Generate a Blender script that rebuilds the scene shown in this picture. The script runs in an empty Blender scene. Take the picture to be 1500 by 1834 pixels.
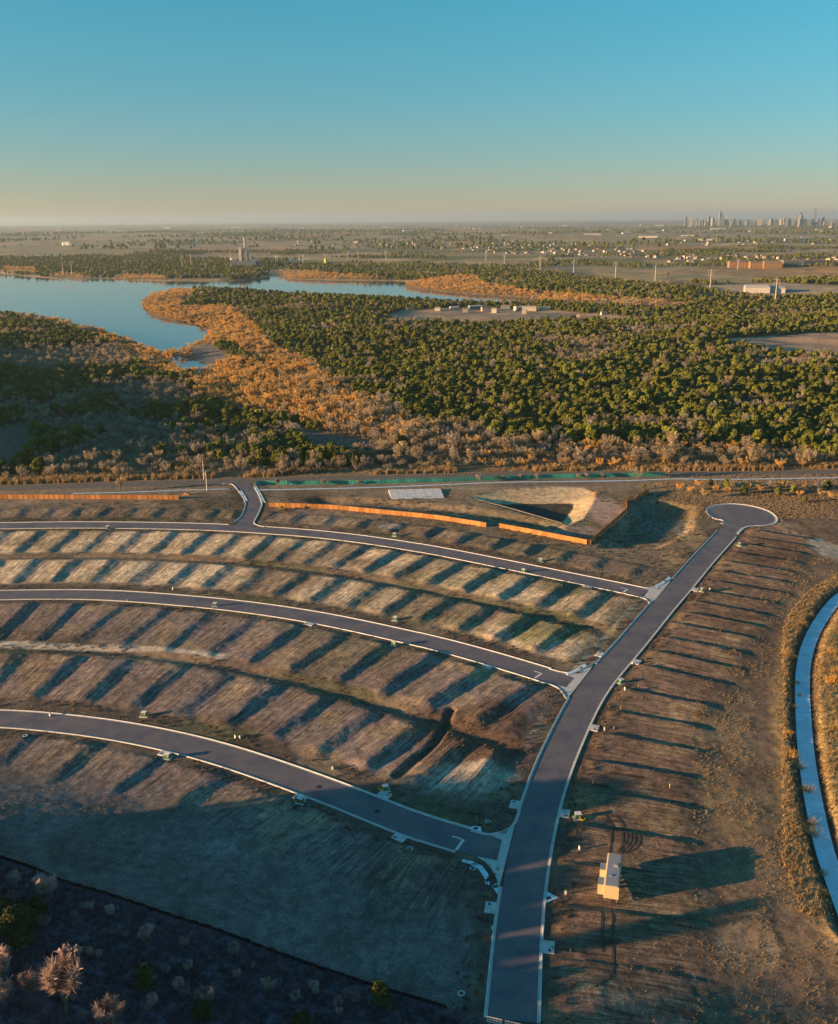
import bpy, bmesh, math, random
import numpy as np
from mathutils import Matrix, Vector
R = math.radians
sc = bpy.context.scene

HAZE = 4.0e-5
# ------------------------------------------------------------------ camera, sky, sun, exposure
F_PX, CX, CY, CAM_H = 1727.0, 750.0, 917.0, 120.0          # photograph pixels, metres
PITCH = math.atan((CY - 391.0) / F_PX)
ROLL = R(-0.46)
cam_d = bpy.data.cameras.new('camera')
cam = bpy.data.objects.new('camera', cam_d)
sc.collection.objects.link(cam)
cam_d.sensor_fit = 'HORIZONTAL'
cam_d.sensor_width = 36.0
cam_d.lens = 36.0 * F_PX / 1500.0
cam_d.clip_start = 1.0
cam_d.clip_end = 120000.0
cam.matrix_world = Matrix.Translation((0, 0, CAM_H)) @ Matrix.Rotation(math.pi / 2 - PITCH, 4, 'X') @ Matrix.Rotation(ROLL, 4, 'Z')
sc.camera = cam

SUN_EL, SUN_TRAVEL = 7.6, 14.0                              # degrees; light travels towards +x, slightly +y
world = bpy.data.worlds.new('World')
sc.world = world
world.use_nodes = True
wn = world.node_tree
for n in list(wn.nodes):
    wn.nodes.remove(n)
sky = wn.nodes.new('ShaderNodeTexSky')
sky.sky_type = 'NISHITA'
sky.sun_disc = False
sky.sun_elevation = R(SUN_EL)
# nishita: rotation 0 puts the sun on +y, growing clockwise seen from above
sky.sun_rotation = R(90.0 - (SUN_TRAVEL + 180.0))
sky.altitude = 200.0
sky.air_density = 1.0
sky.dust_density = 0.0
sky.ozone_density = 5.2
wtc = wn.nodes.new('ShaderNodeTexCoord')
wsep = wn.nodes.new('ShaderNodeSeparateXYZ')
wmr = wn.nodes.new('ShaderNodeMapRange')                    # the same all the way round: a low belt of dusty air
wmr.interpolation_type = 'SMOOTHSTEP'
wmr.inputs['From Min'].default_value = -0.02
wmr.inputs['From Max'].default_value = 0.26
tint = wn.nodes.new('ShaderNodeMix')
tint.data_type = 'RGBA'
tint.inputs['A'].default_value = (1.46, 1.03, 0.87, 1)
tint.inputs['B'].default_value = (0.84, 1.56, 1.04, 1)
grade = wn.nodes.new('ShaderNodeMix')
grade.data_type = 'RGBA'
grade.blend_type = 'MULTIPLY'
grade.inputs['Factor'].default_value = 1.0
bg = wn.nodes.new('ShaderNodeBackground')
bg.inputs['Strength'].default_value = 0.05
wo = wn.nodes.new('ShaderNodeOutputWorld')
wn.links.new(wtc.outputs['Generated'], wsep.inputs[0])
wn.links.new(wsep.outputs['Z'], wmr.inputs['Value'])
wn.links.new(wmr.outputs['Result'], tint.inputs['Factor'])
wn.links.new(sky.outputs['Color'], grade.inputs['A'])
wn.links.new(tint.outputs['Result'], grade.inputs['B'])
wn.links.new(grade.outputs['Result'], bg.inputs['Color'])
wn.links.new(bg.outputs[0], wo.inputs['Surface'])

sun_d = bpy.data.lights.new('sun', 'SUN')
sun_d.energy = 3.9
sun_d.angle = R(0.53)
sun_d.color = (1.0, 0.60, 0.29)
sun = bpy.data.objects.new('sun', sun_d)
sc.collection.objects.link(sun)
_tr = Vector((math.cos(R(SUN_TRAVEL)) * math.cos(R(SUN_EL)), math.sin(R(SUN_TRAVEL)) * math.cos(R(SUN_EL)), -math.sin(R(SUN_EL))))
sun.rotation_euler = _tr.to_track_quat('-Z', 'Y').to_euler()

sc.render.engine = 'CYCLES'
sc.view_settings.view_transform = 'Standard'
sc.view_settings.look = 'None'
sc.view_settings.exposure = 1.85
sc.view_settings.gamma = 1.0
sc.view_settings.use_curve_mapping = False
cy = sc.cycles
cy.use_denoising = True
try:
    cy.denoiser = 'OPENIMAGEDENOISE'
    cy.denoising_input_passes = 'RGB_ALBEDO_NORMAL'
except Exception:
    pass
cy.max_bounces = 6
cy.diffuse_bounces = 2
cy.glossy_bounces = 2
cy.transmission_bounces = 3
cy.transparent_max_bounces = 6
cy.volume_bounces = 0
cy.caustics_reflective = False
cy.caustics_refractive = False
cy.sample_clamp_indirect = 4.0

# ------------------------------------------------------------------ pixel <-> world
_cp, _sp, _cr, _sr = math.cos(PITCH), math.sin(PITCH), math.cos(ROLL), math.sin(ROLL)

def at(px, py, z=0.0):
    """ground point (x, y) at height z that the photograph shows at pixel px, py"""
    u, v = (px - CX) / F_PX, -(py - CY) / F_PX
    a, b = u * _cr - v * _sr, u * _sr + v * _cr
    t = (CAM_H - z) / -(-_sp + b * _cp)
    return np.array([a * t, (_cp + b * _sp) * t])

def ats(pts, z=0.0):
    return np.array([at(p[0], p[1], z) for p in pts])

def to_px(x, y, z):
    """photograph pixel of world points (arrays)"""
    dz = z - CAM_H
    zc = y * _cp - dz * _sp
    b = (y * _sp + dz * _cp)
    zc = np.where(np.abs(zc) < 1e-6, 1e-6, zc)
    a_, b_ = x / zc, b / zc
    u, v = a_ * _cr + b_ * _sr, -a_ * _sr + b_ * _cr
    return np.where(zc > 0, CX + u * F_PX, -9999), np.where(zc > 0, CY - v * F_PX, -9999)

def px_per_m(x, y, z=0.0):
    return F_PX / (y * _cp - (z - CAM_H) * _sp)

# ------------------------------------------------------------------ small maths
def smooth(a, b, x):
    t = np.clip((x - a) / (b - a), 0, 1)
    return t * t * (3 - 2 * t)

_rs = np.random.RandomState(7)
_LAT = _rs.rand(256, 256)

def vnoise(x, y):
    xi, yi = np.floor(x).astype(int), np.floor(y).astype(int)
    fx, fy = x - xi, y - yi
    fx, fy = fx * fx * (3 - 2 * fx), fy * fy * (3 - 2 * fy)
    g = lambda i, j: _LAT[i & 255, j & 255]
    return (g(xi, yi) * (1 - fx) + g(xi + 1, yi) * fx) * (1 - fy) + (g(xi, yi + 1) * (1 - fx) + g(xi + 1, yi + 1) * fx) * fy

def fbm(x, y, size, octaves=4):
    s, a, tot = 0.0, 1.0, 0.0
    for k in range(octaves):
        f = 2.03 ** k / size
        s = s + a * vnoise(x * f + 17.3 * k + 301, y * f - 9.7 * k + 177)
        tot += a
        a *= 0.5
    return s / tot

def resample(pts, step):
    """Catmull-Rom through pts, then equal steps"""
    p = np.asarray(pts, float)
    q = np.vstack([2 * p[0] - p[1], p, 2 * p[-1] - p[-2]])
    out = []
    for i in range(1, len(q) - 2):
        t = np.linspace(0, 1, 12, endpoint=False)[:, None]
        a, b, c, d = q[i - 1], q[i], q[i + 1], q[i + 2]
        out.append(0.5 * ((2 * b) + (c - a) * t + (2 * a - 5 * b + 4 * c - d) * t ** 2 + (3 * b - a - 3 * c + d) * t ** 3))
    out = np.vstack(out + [p[-1:]])
    s = np.r_[0, np.cumsum(np.linalg.norm(np.diff(out, axis=0), axis=1))]
    n = max(2, int(round(s[-1] / step)) + 1)
    ss = np.linspace(0, s[-1], n)
    return np.column_stack([np.interp(ss, s, out[:, k]) for k in range(out.shape[1])])

def gauss_line(p, n):
    for _ in range(n):
        q = p.copy()
        q[1:-1] = (p[:-2] + 2 * p[1:-1] + p[2:]) / 4
        p = q
    return p

class Line:
    """a polyline with arc length, normals and a signed distance query"""
    def __init__(self, pts, step=3.0, sm=0):
        self.p = gauss_line(resample(pts, step), sm)
        d = np.diff(self.p, axis=0)
        self.seg = np.linalg.norm(d, axis=1)
        self.s = np.r_[0, np.cumsum(self.seg)]
        self.dir = d / self.seg[:, None]
        t = np.vstack([self.dir[:1], (self.dir[:-1] + self.dir[1:]), self.dir[-1:]])
        self.tan = t / np.linalg.norm(t, axis=1)[:, None]
        self.nor = np.column_stack([-self.tan[:, 1], self.tan[:, 0]])      # to the left
    def query(self, x, y):
        """distance, arc length and side (+1 left of travel) of many points"""
        if x.size <= 4000:
            rx, ry = x[..., None] - self.p[:-1, 0], y[..., None] - self.p[:-1, 1]
            dx, dy = self.dir[:, 0], self.dir[:, 1]
            t = np.clip(rx * dx + ry * dy, 0, self.seg)
            ex, ey = rx - t * dx, ry - t * dy
            dd = ex * ex + ey * ey
            k = np.argmin(dd, -1)[..., None]
            g = lambda a: np.take_along_axis(a, k, -1)[..., 0]
            return np.sqrt(g(dd)), g(self.s[:-1] + t), g(np.sign(dx * ry - dy * rx))
        best = np.full(x.shape, 1e18)
        s = np.zeros(x.shape)
        side = np.zeros(x.shape)
        for i in range(len(self.seg)):
            ax, ay = self.p[i]
            dx, dy = self.dir[i]
            rx, ry = x - ax, y - ay
            t = np.clip(rx * dx + ry * dy, 0, self.seg[i])
            ex, ey = rx - t * dx, ry - t * dy
            dd = ex * ex + ey * ey
            m = dd < best
            best[m] = dd[m]
            s[m] = self.s[i] + t[m]
            side[m] = np.sign(dx * ry - dy * rx)[m]
        return np.sqrt(best), s, side
    def s_of(self, px, py):
        q = at(px, py)
        return float(self.query(q[:1], q[1:])[1][0])
    def point(self, s, off=0.0):
        x, y = np.interp(s, self.s, self.p[:, 0]), np.interp(s, self.s, self.p[:, 1])
        nx, ny = np.interp(s, self.s, self.nor[:, 0]), np.interp(s, self.s, self.nor[:, 1])
        return np.array([x + nx * off, y + ny * off])
    def heading(self, s):
        return math.atan2(np.interp(s, self.s, self.tan[:, 1]), np.interp(s, self.s, self.tan[:, 0]))

def inside(poly, x, y):
    c = np.zeros(np.shape(x), bool)
    n = len(poly)
    for i in range(n):
        x1, y1 = poly[i]
        x2, y2 = poly[(i + 1) % n]
        if y1 == y2:
            continue
        m = ((y1 > y) != (y2 > y)) & (x < (x2 - x1) * (y - y1) / (y2 - y1) + x1)
        c ^= m
    return c

def poly_dist(poly, x, y):
    """signed distance to a closed polygon, negative inside"""
    best = np.full(np.shape(x), 1e18)
    n = len(poly)
    for i in range(n):
        a, b = np.array(poly[i]), np.array(poly[(i + 1) % n])
        d = b - a
        L2 = max(float(d @ d), 1e-9)
        t = np.clip(((x - a[0]) * d[0] + (y - a[1]) * d[1]) / L2, 0, 1)
        best = np.minimum(best, (x - a[0] - t * d[0]) ** 2 + (y - a[1] - t * d[1]) ** 2)
    d = np.sqrt(best)
    return np.where(inside(poly, x, y), -d, d)

# ------------------------------------------------------------------ scene helpers
COL = sc.collection

def tag(o, label=None, cat=None, group=None, kind=None):
    if label: o['label'] = label
    if cat: o['category'] = cat
    if group: o['group'] = group
    if kind: o['kind'] = kind
    return o

class MB:
    def __init__(self):
        self.v, self.f, self.mi = [], [], []
    def add(self, verts, faces, m=0):
        b = len(self.v)
        self.v += [tuple(map(float, q)) for q in verts]
        self.f += [tuple(b + i for i in fc) for fc in faces]
        self.mi += [m] * len(faces)
        return self
    def box(self, c, size, rz=0.0, m=0, taper=1.0):
        hx, hy, hz = size[0] / 2, size[1] / 2, size[2] / 2
        cs, sn = math.cos(rz), math.sin(rz)
        vs = []
        for k in (-1, 1):
            tp = taper if k == 1 else 1.0
            for i, j in ((-1, -1), (1, -1), (1, 1), (-1, 1)):
                x, y = i * hx * tp, j * hy * tp
                vs.append((c[0] + x * cs - y * sn, c[1] + x * sn + y * cs, c[2] + k * hz))
        return self.add(vs, [(0, 3, 2, 1), (4, 5, 6, 7), (0, 1, 5, 4), (1, 2, 6, 5), (2, 3, 7, 6), (3, 0, 4, 7)], m)
    def tube(self, a, b, r0, r1=None, n=6, m=0, cap=True):
        r1 = r0 if r1 is None else r1
        a, b = Vector(a), Vector(b)
        d = b - a
        if d.length < 1e-6:
            return self
        d.normalize()
        u = d.orthogonal().normalized()
        w = d.cross(u)
        vs = []
        for c, r in ((a, r0), (b, r1)):
            for k in range(n):
                t = 2 * math.pi * k / n
                vs.append(c + u * (r * math.cos(t)) + w * (r * math.sin(t)))
        fs = [(k, (k + 1) % n, n + (k + 1) % n, n + k) for k in range(n)]
        if cap:
            fs += [tuple(reversed(range(n))), tuple(range(n, 2 * n))]
        return self.add(vs, fs, m)
    def prism(self, poly, z0, z1, m=0):
        n = len(poly)
        vs = [(p[0], p[1], z0) for p in poly] + [(p[0], p[1], z1) for p in poly]
        fs = [(i, (i + 1) % n, n + (i + 1) % n, n + i) for i in range(n)] + [tuple(range(n, 2 * n)), tuple(reversed(range(n)))]
        return self.add(vs, fs, m)
    def mesh(self, name, mats, smooth_shade=False):
        me = bpy.data.meshes.new(name)
        me.from_pydata(self.v, [], self.f)
        for mt in (mats if isinstance(mats, (list, tuple)) else [mats]):
            me.materials.append(mt)
        if any(self.mi):
            me.polygons.foreach_set('material_index', self.mi)
        if smooth_shade:
            me.polygons.foreach_set('use_smooth', [True] * len(self.f))
        me.update()
        return me
    def build(self, name, mats, parent=None, loc=None, rz=0.0, smooth_shade=False):
        return link(name, self.mesh(name, mats, smooth_shade), parent, loc, rz)

def link(name, data, parent=None, loc=None, rz=0.0):
    o = bpy.data.objects.new(name, data)
    COL.objects.link(o)
    if parent is not None:
        o.parent = parent
    if loc is not None:
        o.location = loc
    if rz:
        o.rotation_euler = (0, 0, rz)
    return o

def empty(name, loc, rz=0.0):
    o = link(name, None, None, loc, rz)
    o.empty_display_size = 0.5
    return o

def copy_tree(o, parent=None):
    c = o.copy()
    COL.objects.link(c)
    c.parent = parent
    for ch in list(o.children):
        copy_tree(ch, c)
    return c

# ------------------------------------------------------------------ materials
def mat(name, col, rough=0.9, var=0.25, scale=1.0, bump=0.0, bscale=None, col2=None, metal=0.0, rnd=0.0, spec=0.3, stretch=None):
    """principled material: colour varied by noise (var), a second colour in patches, bump, and per-object variation"""
    m = bpy.data.materials.new(name)
    m.use_nodes = True
    nt = m.node_tree
    b = nt.nodes['Principled BSDF']
    b.inputs['Roughness'].default_value = rough
    b.inputs['Metallic'].default_value = metal
    b.inputs['Specular IOR Level'].default_value = spec
    tc = nt.nodes.new('ShaderNodeTexCoord')
    src = tc.outputs['Object']
    if stretch:
        mp = nt.nodes.new('ShaderNodeMapping')
        mp.inputs['Scale'].default_value = stretch
        nt.links.new(src, mp.inputs['Vector'])
        src = mp.outputs['Vector']
    nz = nt.nodes.new('ShaderNodeTexNoise')
    nz.inputs['Scale'].default_value = scale
    nz.inputs['Detail'].default_value = 4.0
    nz.inputs['Roughness'].default_value = 0.65
    nt.links.new(src, nz.inputs['Vector'])
    c2 = col2 if col2 else tuple(c * (1 - var) for c in col)
    c1 = col if col2 else tuple(min(1, c * (1 + var)) for c in col)
    mr = nt.nodes.new('ShaderNodeMapRange')
    mr.inputs['From Min'].default_value = 0.3
    mr.inputs['From Max'].default_value = 0.7
    nt.links.new(nz.outputs['Fac'], mr.inputs['Value'])
    mx = nt.nodes.new('ShaderNodeMix')
    mx.data_type = 'RGBA'
    mx.inputs['A'].default_value = (*c2, 1)
    mx.inputs['B'].default_value = (*c1, 1)
    nt.links.new(mr.outputs['Result'], mx.inputs['Factor'])
    out = mx.outputs['Result']
    if rnd:
        oi = nt.nodes.new('ShaderNodeObjectInfo')
        m2 = nt.nodes.new('ShaderNodeMapRange')
        m2.inputs['To Min'].default_value = 1 - rnd
        m2.inputs['To Max'].default_value = 1 + rnd
        nt.links.new(oi.outputs['Random'], m2.inputs['Value'])
        hs = nt.nodes.new('ShaderNodeVectorMath')
        hs.operation = 'SCALE'
        nt.links.new(out, hs.inputs[0])
        nt.links.new(m2.outputs['Result'], hs.inputs['Scale'])
        out = hs.outputs['Vector']
    nt.links.new(out, b.inputs['Base Color'])
    if bump:
        n2 = nt.nodes.new('ShaderNodeTexNoise')
        n2.inputs['Scale'].default_value = bscale or scale * 3
        n2.inputs['Detail'].default_value = 3.0
        nt.links.new(src, n2.inputs['Vector'])
        bp = nt.nodes.new('ShaderNodeBump')
        bp.inputs['Strength'].default_value = 1.0
        bp.inputs['Distance'].default_value = bump
        nt.links.new(n2.outputs['Fac'], bp.inputs['Height'])
        nt.links.new(bp.outputs['Normal'], b.inputs['Normal'])
    return m
# ------------------------------------------------------------------ layout: roads (centre lines from both kerbs)
ROAD_W = 8.9

def centre(a, b, sm=6):
    A, B = resample(ats(a), 1.5), resample(ats(b), 1.5)
    n = 80
    f = lambda q: np.column_stack([np.interp(np.linspace(0, 1, n), np.linspace(0, 1, len(q)), q[:, k]) for k in (0, 1)])
    return gauss_line((f(A) + f(B)) / 2, sm)

MAIN = Line(centre([(866, 1822), (879, 1685), (890, 1600), (919, 1470), (945, 1395), (987, 1300), (1015, 1245), (1055, 1200), (1110, 1142), (1170, 1072), (1195, 1045), (1230, 1004), (1290, 940)],
                   [(966, 1834), (970, 1700), (977, 1600), (995, 1490), (1020, 1390), (1058, 1305), (1070, 1280), (1095, 1230), (1115, 1205), (1152, 1160), (1200, 1100), (1240, 1055), (1280, 1007), (1310, 975), (1330, 950)], 10), 2.5)
RA = Line(centre([(-140, 1275), (0, 1272), (150, 1282), (250, 1296), (350, 1317), (450, 1347), (550, 1380), (650, 1417), (750, 1458), (830, 1482), (898, 1504)],
                 [(-140, 1300), (0, 1302), (100, 1312), (200, 1327), (290, 1345), (400, 1373), (500, 1408), (600, 1447), (700, 1487), (750, 1506), (815, 1525), (888, 1543)], 10), 2.5)
RB = Line(centre([(-110, 1062), (0, 1057), (150, 1055), (250, 1059), (400, 1072), (500, 1085), (600, 1102), (750, 1134), (850, 1158), (950, 1187), (1032, 1213)],
                 [(-110, 1078), (0, 1075), (150, 1075), (250, 1080), (400, 1093), (500, 1106), (600, 1123), (750, 1157), (850, 1185), (960, 1218), (1012, 1234)], 10), 2.5)
RC = Line(centre([(-90, 940), (0, 937), (150, 934), (300, 936), (380, 938), (457, 942), (600, 953), (750, 974), (900, 1002), (1050, 1032), (1160, 1055)],
                 [(-90, 948), (0, 946.5), (200, 946.5), (350, 949), (450, 954), (600, 966), (750, 988), (900, 1018), (1050, 1049), (1130, 1065), (1152, 1070)], 14), 2.5)
RE = Line(centre([(424, 942), (432, 926), (439, 905), (428, 882), (414, 866)], [(452, 946), (461, 926), (470, 905), (462, 884), (452, 866)], 4), 1.5)
RF = Line(ats([(-130, 880), (0, 875), (200, 868), (400, 862), (560, 858), (760, 854), (950, 850.5), (1150, 849), (1330, 849), (1474, 847), (1640, 846)]), 5.0)
TRAIL = Line((resample(ats([(1530, 1050), (1500, 1067), (1464, 1115), (1444, 1162), (1437, 1210), (1438.5, 1273), (1443, 1336), (1452, 1399), (1464, 1462), (1480, 1526), (1499, 1579), (1530, 1660)]), 2.0)), 2.0, 6)
PATH = Line(ats([(462, 878), (560, 876), (680, 873), (800, 868), (900, 864), (993, 863), (1060, 862), (1126, 861), (1206, 858), (1297, 859), (1419, 857), (1560, 855)]), 4.0)
ROADS = {'main': MAIN, 'a': RA, 'b': RB, 'c': RC, 'e': RE, 'f': RF}
BULB = ats([(1292, 932), (1278, 929), (1266, 921), (1264, 912), (1276, 905), (1300, 902), (1325, 903), (1350, 907), (1376, 915), (1390, 925), (1392, 934), (1384, 939.5), (1366, 942), (1345, 943), (1330, 948), (1318, 962), (1300, 950)])

# lot lines, measured as pixel pairs across each row, fitted to an even pitch along the road they front
_h = lambda x, y: (x / 2, 900 + y / 2)
_g = lambda x, y: (x / 2, 1300 + y / 2)
ROWS = {
    'c_up': (RC, 1, [_h(20, 30), _h(198, 35), _h(295, 30), _h(395, 30), _h(500, 32), _h(600, 35)]),
    'c_up2': (RC, 1, [(609, 929), (670, 936), (728, 941)]),
    'c_dn': (RC, -1, [_h(30, 130), _h(138, 132), _h(255, 132), _h(378, 132), _h(495, 132), _h(608, 137), _h(725, 142), _h(843, 150), _h(967, 158)]),
    'b_up': (RB, 1, [_h(145, 242), _h(280, 240), _h(402, 242), _h(530, 250), _h(670, 257), _h(798, 265), _h(930, 277), _h(1072, 295), _h(1200, 320), _h(1352, 340)]),
    'b_dn': (RB, -1, [_h(92, 407), _h(252, 409), _h(402, 420), _h(575, 440), _h(730, 447), _h(880, 465), _h(1042, 487), _h(1195, 525), _h(1360, 560)]),
    'a_up': (RA, 1, [_h(75, 605), _h(242, 620), _h(420, 640), _h(595, 657), _h(772, 697), _h(935, 745), _h(1115, 790)]),
    'a_dn': (RA, -1, [_g(50, 125), _g(260, 172), _g(485, 220)]),
}
_rl = [((1399, 941), (1500, 954)), ((1358, 949), (1475, 966)), ((1343, 962), (1470, 982)), ((1333, 972), (1449, 995)), ((1312, 988), (1434, 1009)), ((1307, 1006), (1437, 1028)),
       ((1302, 1025), (1409, 1043)), ((1282, 1040), (1424, 1067)), ((1275, 1060), (1395, 1082)), ((1250, 1075), (1390, 1107)), ((1230, 1095), (1385, 1127)), ((1225, 1117), (1370, 1148)),
       ((1190, 1140), (1360, 1175)), ((1190, 1167), (1350, 1205)), ((1160, 1190), (1325, 1230)), ((1145, 1230), (1305, 1280)), ((1110, 1270), (1290, 1312)), ((1090, 1310), (1275, 1352)),
       ((1060, 1352), (1275, 1405)), ((1055, 1405), (1285, 1462)), ((1050, 1470), (1270, 1520)), ((1060, 1536), (1255, 1590)), ((1080, 1610), (1285, 1675)), ((1070, 1710), (1280, 1760))]

def fit_teeth(line, pts):
    s = np.array([line.s_of(*p) for p in pts])
    d = np.median(np.diff(s))
    k = np.round((s - s[0]) / d)
    pitch, s0 = np.polyfit(k, s, 1)
    return s0, pitch
TEETH = {k: fit_teeth(v[0], v[2]) for k, v in ROWS.items()}
TEETH['c_up2'] = (TEETH['c_up2'][0], TEETH['c_dn'][1])
TEETH['a_dn'] = (TEETH['a_dn'][0], TEETH['a_dn'][1])
RIGHT_S = sorted(MAIN.s_of(*((np.array(a) * 0.5 + np.array(b) * 0.5))) for a, b in _rl)

# ------------------------------------------------------------------ layout: lake, basin, zones
LAKE_Z = -8.0
LAKE = ats([(-260, 548), (0, 561), (60, 569), (120, 579), (200, 600), (240, 616), (290, 634), (330, 628), (368, 608), (376, 592), (330, 579), (290, 570), (260, 558), (252, 545), (264, 532), (300, 523),
            (350, 520), (450, 526), (560, 532), (700, 540), (800, 546), (900, 548), (975, 544), (950, 535), (900, 531), (820, 526), (780, 522), (745, 518), (722, 512), (748, 505), (700, 503),
            (600, 502), (520, 500), (497, 494), (486, 494), (470, 499), (400, 504), (290, 503), (200, 500), (150, 500), (100, 499), (40, 494), (0, 489), (-260, 482)], LAKE_Z)
POOL = ats([(306, 637), (330, 640), (372, 654), (390, 664), (360, 668), (328, 666), (312, 652)], LAKE_Z)
PONDS = [ats(q, LAKE_Z) for q in ([(-60, 460), (40, 458), (112, 455), (112, 457.5), (40, 461.5), (-60, 464)], [(344, 459), (372, 459.5), (376, 463), (348, 462)], [(500, 464), (552, 462.5), (552, 465), (500, 467)])]
BASIN = ats([(868, 896), (1008, 893.5), (1024, 895), (1026, 901), (1002, 931), (985, 927.5), (920, 911.5)])        # floor of the detention basin
HOLLOW = ats([(1064, 982), (1128, 918), (1132, 893), (1200, 897), (1252, 905), (1244, 950), (1180, 985)])
BASIN_RIM = ats([(842, 889), (900, 877), (1000, 872), (1040, 873), (1064, 882), (1066, 893), (1044, 929), (1018, 940), (990, 934), (918, 914), (850, 895)])

FENCE_PX = [(482, 914), (589, 911.5), (622, 914.5), (748, 926.5), (800, 933), (869, 944.5), (893, 945), (1055, 976.5)]

def th_dev(x, y):
    """relief of the graded lots: sawtooth pads that front each street, swales between the rows"""
    z = np.zeros(x.shape)
    info = {}
    dM, sM, sdM = MAIN.query(x, y)
    q = {k: ROADS[k].query(x, y) for k in 'abc'}
    dE = RE.query(x, y)[0]
    dall = np.minimum.reduce([dM, q['a'][0], q['b'][0], q['c'][0], dE])
    near = smooth(ROAD_W / 2 + 0.9, ROAD_W / 2 + 4.5, dall)
    lotw = np.zeros(x.shape)
    u = np.zeros(x.shape)
    t_ = np.zeros(x.shape)
    row = np.zeros(x.shape, int)
    left = (sdM > 0) | (sM >= MAIN.s[-1] - 0.1) & (x < 105)
    edge = smooth(6, 16, dM)
    wob = 1.5 * (fbm(x, y, 7, 3) - 0.5) + 0.8 * (fbm(x + 77, y, 2.2, 2) - 0.5)
    face = np.zeros(x.shape)
    def saw(s, s0, pitch, drop):
        f = ((s + wob - s0) / pitch) % 1.0
        w = drop / pitch
        return np.where(f > 1 - w, 1 - smooth(1 - w, 1, f), f / (1 - w))
    dA, sA, sdA = q['a']
    dB, sB, sdB = q['b']
    dC, sC, sdC = q['c']
    # which row
    spec = []
    up_c = (sdC > 0) & left
    dn_c = (sdC < 0) & (sdB > 0) & (dC <= dB) & left
    up_b = (sdB > 0) & (sdC < 0) & (dB < dC) & left
    dn_b = (sdB < 0) & (sdA > 0) & (dB <= dA) & left
    up_a = (sdA > 0) & (sdB < 0) & (dA < dB) & left
    dn_a = (sdA < 0) & left
    for i, (m, key, d, s, other) in enumerate(((up_c, 'c_up', dC, sC, None), (dn_c, 'c_dn', dC, sC, dB), (up_b, 'b_up', dB, sB, dC), (dn_b, 'b_dn', dB, sB, dA), (up_a, 'a_up', dA, sA, dB), (dn_a, 'a_dn', dA, sA, None))):
        s0, pitch = TEETH[key]
        rag = 2.4 * (fbm(x + 13, y - 40, 5, 3) - 0.5)
        w = edge * (smooth(ROAD_W / 2 + 4.5, ROAD_W / 2 + 8.5, d + rag) if key[2:] == 'up' else smooth(ROAD_W / 2 + 1.5, ROAD_W / 2 + 4.5, d + rag))
        if other is not None:
            w = w * smooth(5.0, 12.0, other - d + 2 * rag)
        elif key == 'c_up':
            w = w * smooth(ROAD_W / 2 + 1.0, ROAD_W / 2 + 3.0, dE) * (1 - smooth(22, 26, d))
            r = s > RC.s_of(452, 950)
            s0a, pa = TEETH['c_up2']
            s0 = np.where(r, s0a, s0)
            pitch = np.where(r, pa, pitch)
            w = w * (1 - 0.55 * smooth(RC.s_of(960, 1025), RC.s_of(1060, 1045), s))
        else:
            w = w * (1 - smooth(16, 30, d))
        # streets fall towards the main road and the steps between pads get taller
        amp = {'c_up': 0.50, 'c_dn': 0.55, 'b_up': 0.58, 'b_dn': 0.64, 'a_up': 0.68, 'a_dn': 0.68}[key] * (0.8 + 0.9 * smooth(-60, 30, x)) * (0.75 + 0.5 * fbm(np.floor((s - s0) / pitch) * 7.1 + 50 * i, s * 0 + 3, 1.0, 1))
        z = z + np.where(m, amp * (0.75 + 0.5 * fbm(x + 31, y, 11, 2)) * saw(s, s0, pitch, 4.4) * w, 0)
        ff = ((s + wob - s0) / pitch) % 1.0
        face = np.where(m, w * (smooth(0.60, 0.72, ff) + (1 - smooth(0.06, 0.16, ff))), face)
        lotw = np.where(m, w, lotw)
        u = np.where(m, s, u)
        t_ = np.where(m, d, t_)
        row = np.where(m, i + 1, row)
        if other is not None:
            z = z - np.where(m, 0.55 * (1 - smooth(0, 7, np.abs(other - d))) * edge, 0)
    # right block: pads step down along the main road
    rb = ~left
    Rs = np.array(RIGHT_S)
    k = np.clip(np.searchsorted(Rs, sM) - 1, 0, len(Rs) - 2)
    f = np.clip((sM + wob * 0.7 - Rs[k]) / (Rs[k + 1] - Rs[k]), 0, 1)
    drop = 0.11
    tooth = np.where(f > 1 - drop, 1 - smooth(1 - drop, 1, f), f / (1 - drop))
    tooth = np.where((sM < Rs[0]) | (sM > Rs[-1]), 0.3, tooth)
    wr = near * smooth(4.8, 7.5, dM) * (1 - smooth(27, 36, dM))
    z = z + np.where(rb, 0.68 * tooth * wr, 0)
    lotw = np.where(rb, wr, lotw)
    u = np.where(rb, np.where(dM < 33, sM, dM), u)
    t_ = np.where(rb, np.where(dM < 33, dM, sM), t_)
    row = np.where(rb, 7, row)
    return z, dict(face=face, lotw=lotw, u=u, t=t_, row=row, near=near, dall=dall, dM=dM, sM=sM, left=left, q=q)

def only(mask, f, fill, x, y):
    """evaluate f where mask holds, a fill value elsewhere"""
    out = np.full(x.shape, float(fill))
    if mask.any():
        out[mask] = f(x[mask], y[mask])
    return out

def dev_info(x, y):
    near = np.hypot(x, y) < 560
    if near.all() or x.size < 50:
        return th_dev(x, y)
    z = np.zeros(x.shape)
    base = dict(face=0, lotw=0, u=0, t=0, row=0, near=1, dall=999, dM=999, sM=0, left=0)
    info = {k: np.full(x.shape, float(v)) for k, v in base.items()}
    info['row'] = info['row'].astype(int)
    if near.any():
        zz, ii = th_dev(x[near], y[near])
        z[near] = zz
        for k in base:
            info[k][near] = ii[k]
    return z, info

def lake_sd(x, y):
    return np.minimum.reduce([poly_dist(p, x, y) for p in [LAKE, POOL] + PONDS])

_shore = Line(ats([(-200, 868), (200, 860), (420, 855), (760, 848), (1100, 842), (1300, 840), (1700, 838)]), 10)

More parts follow.
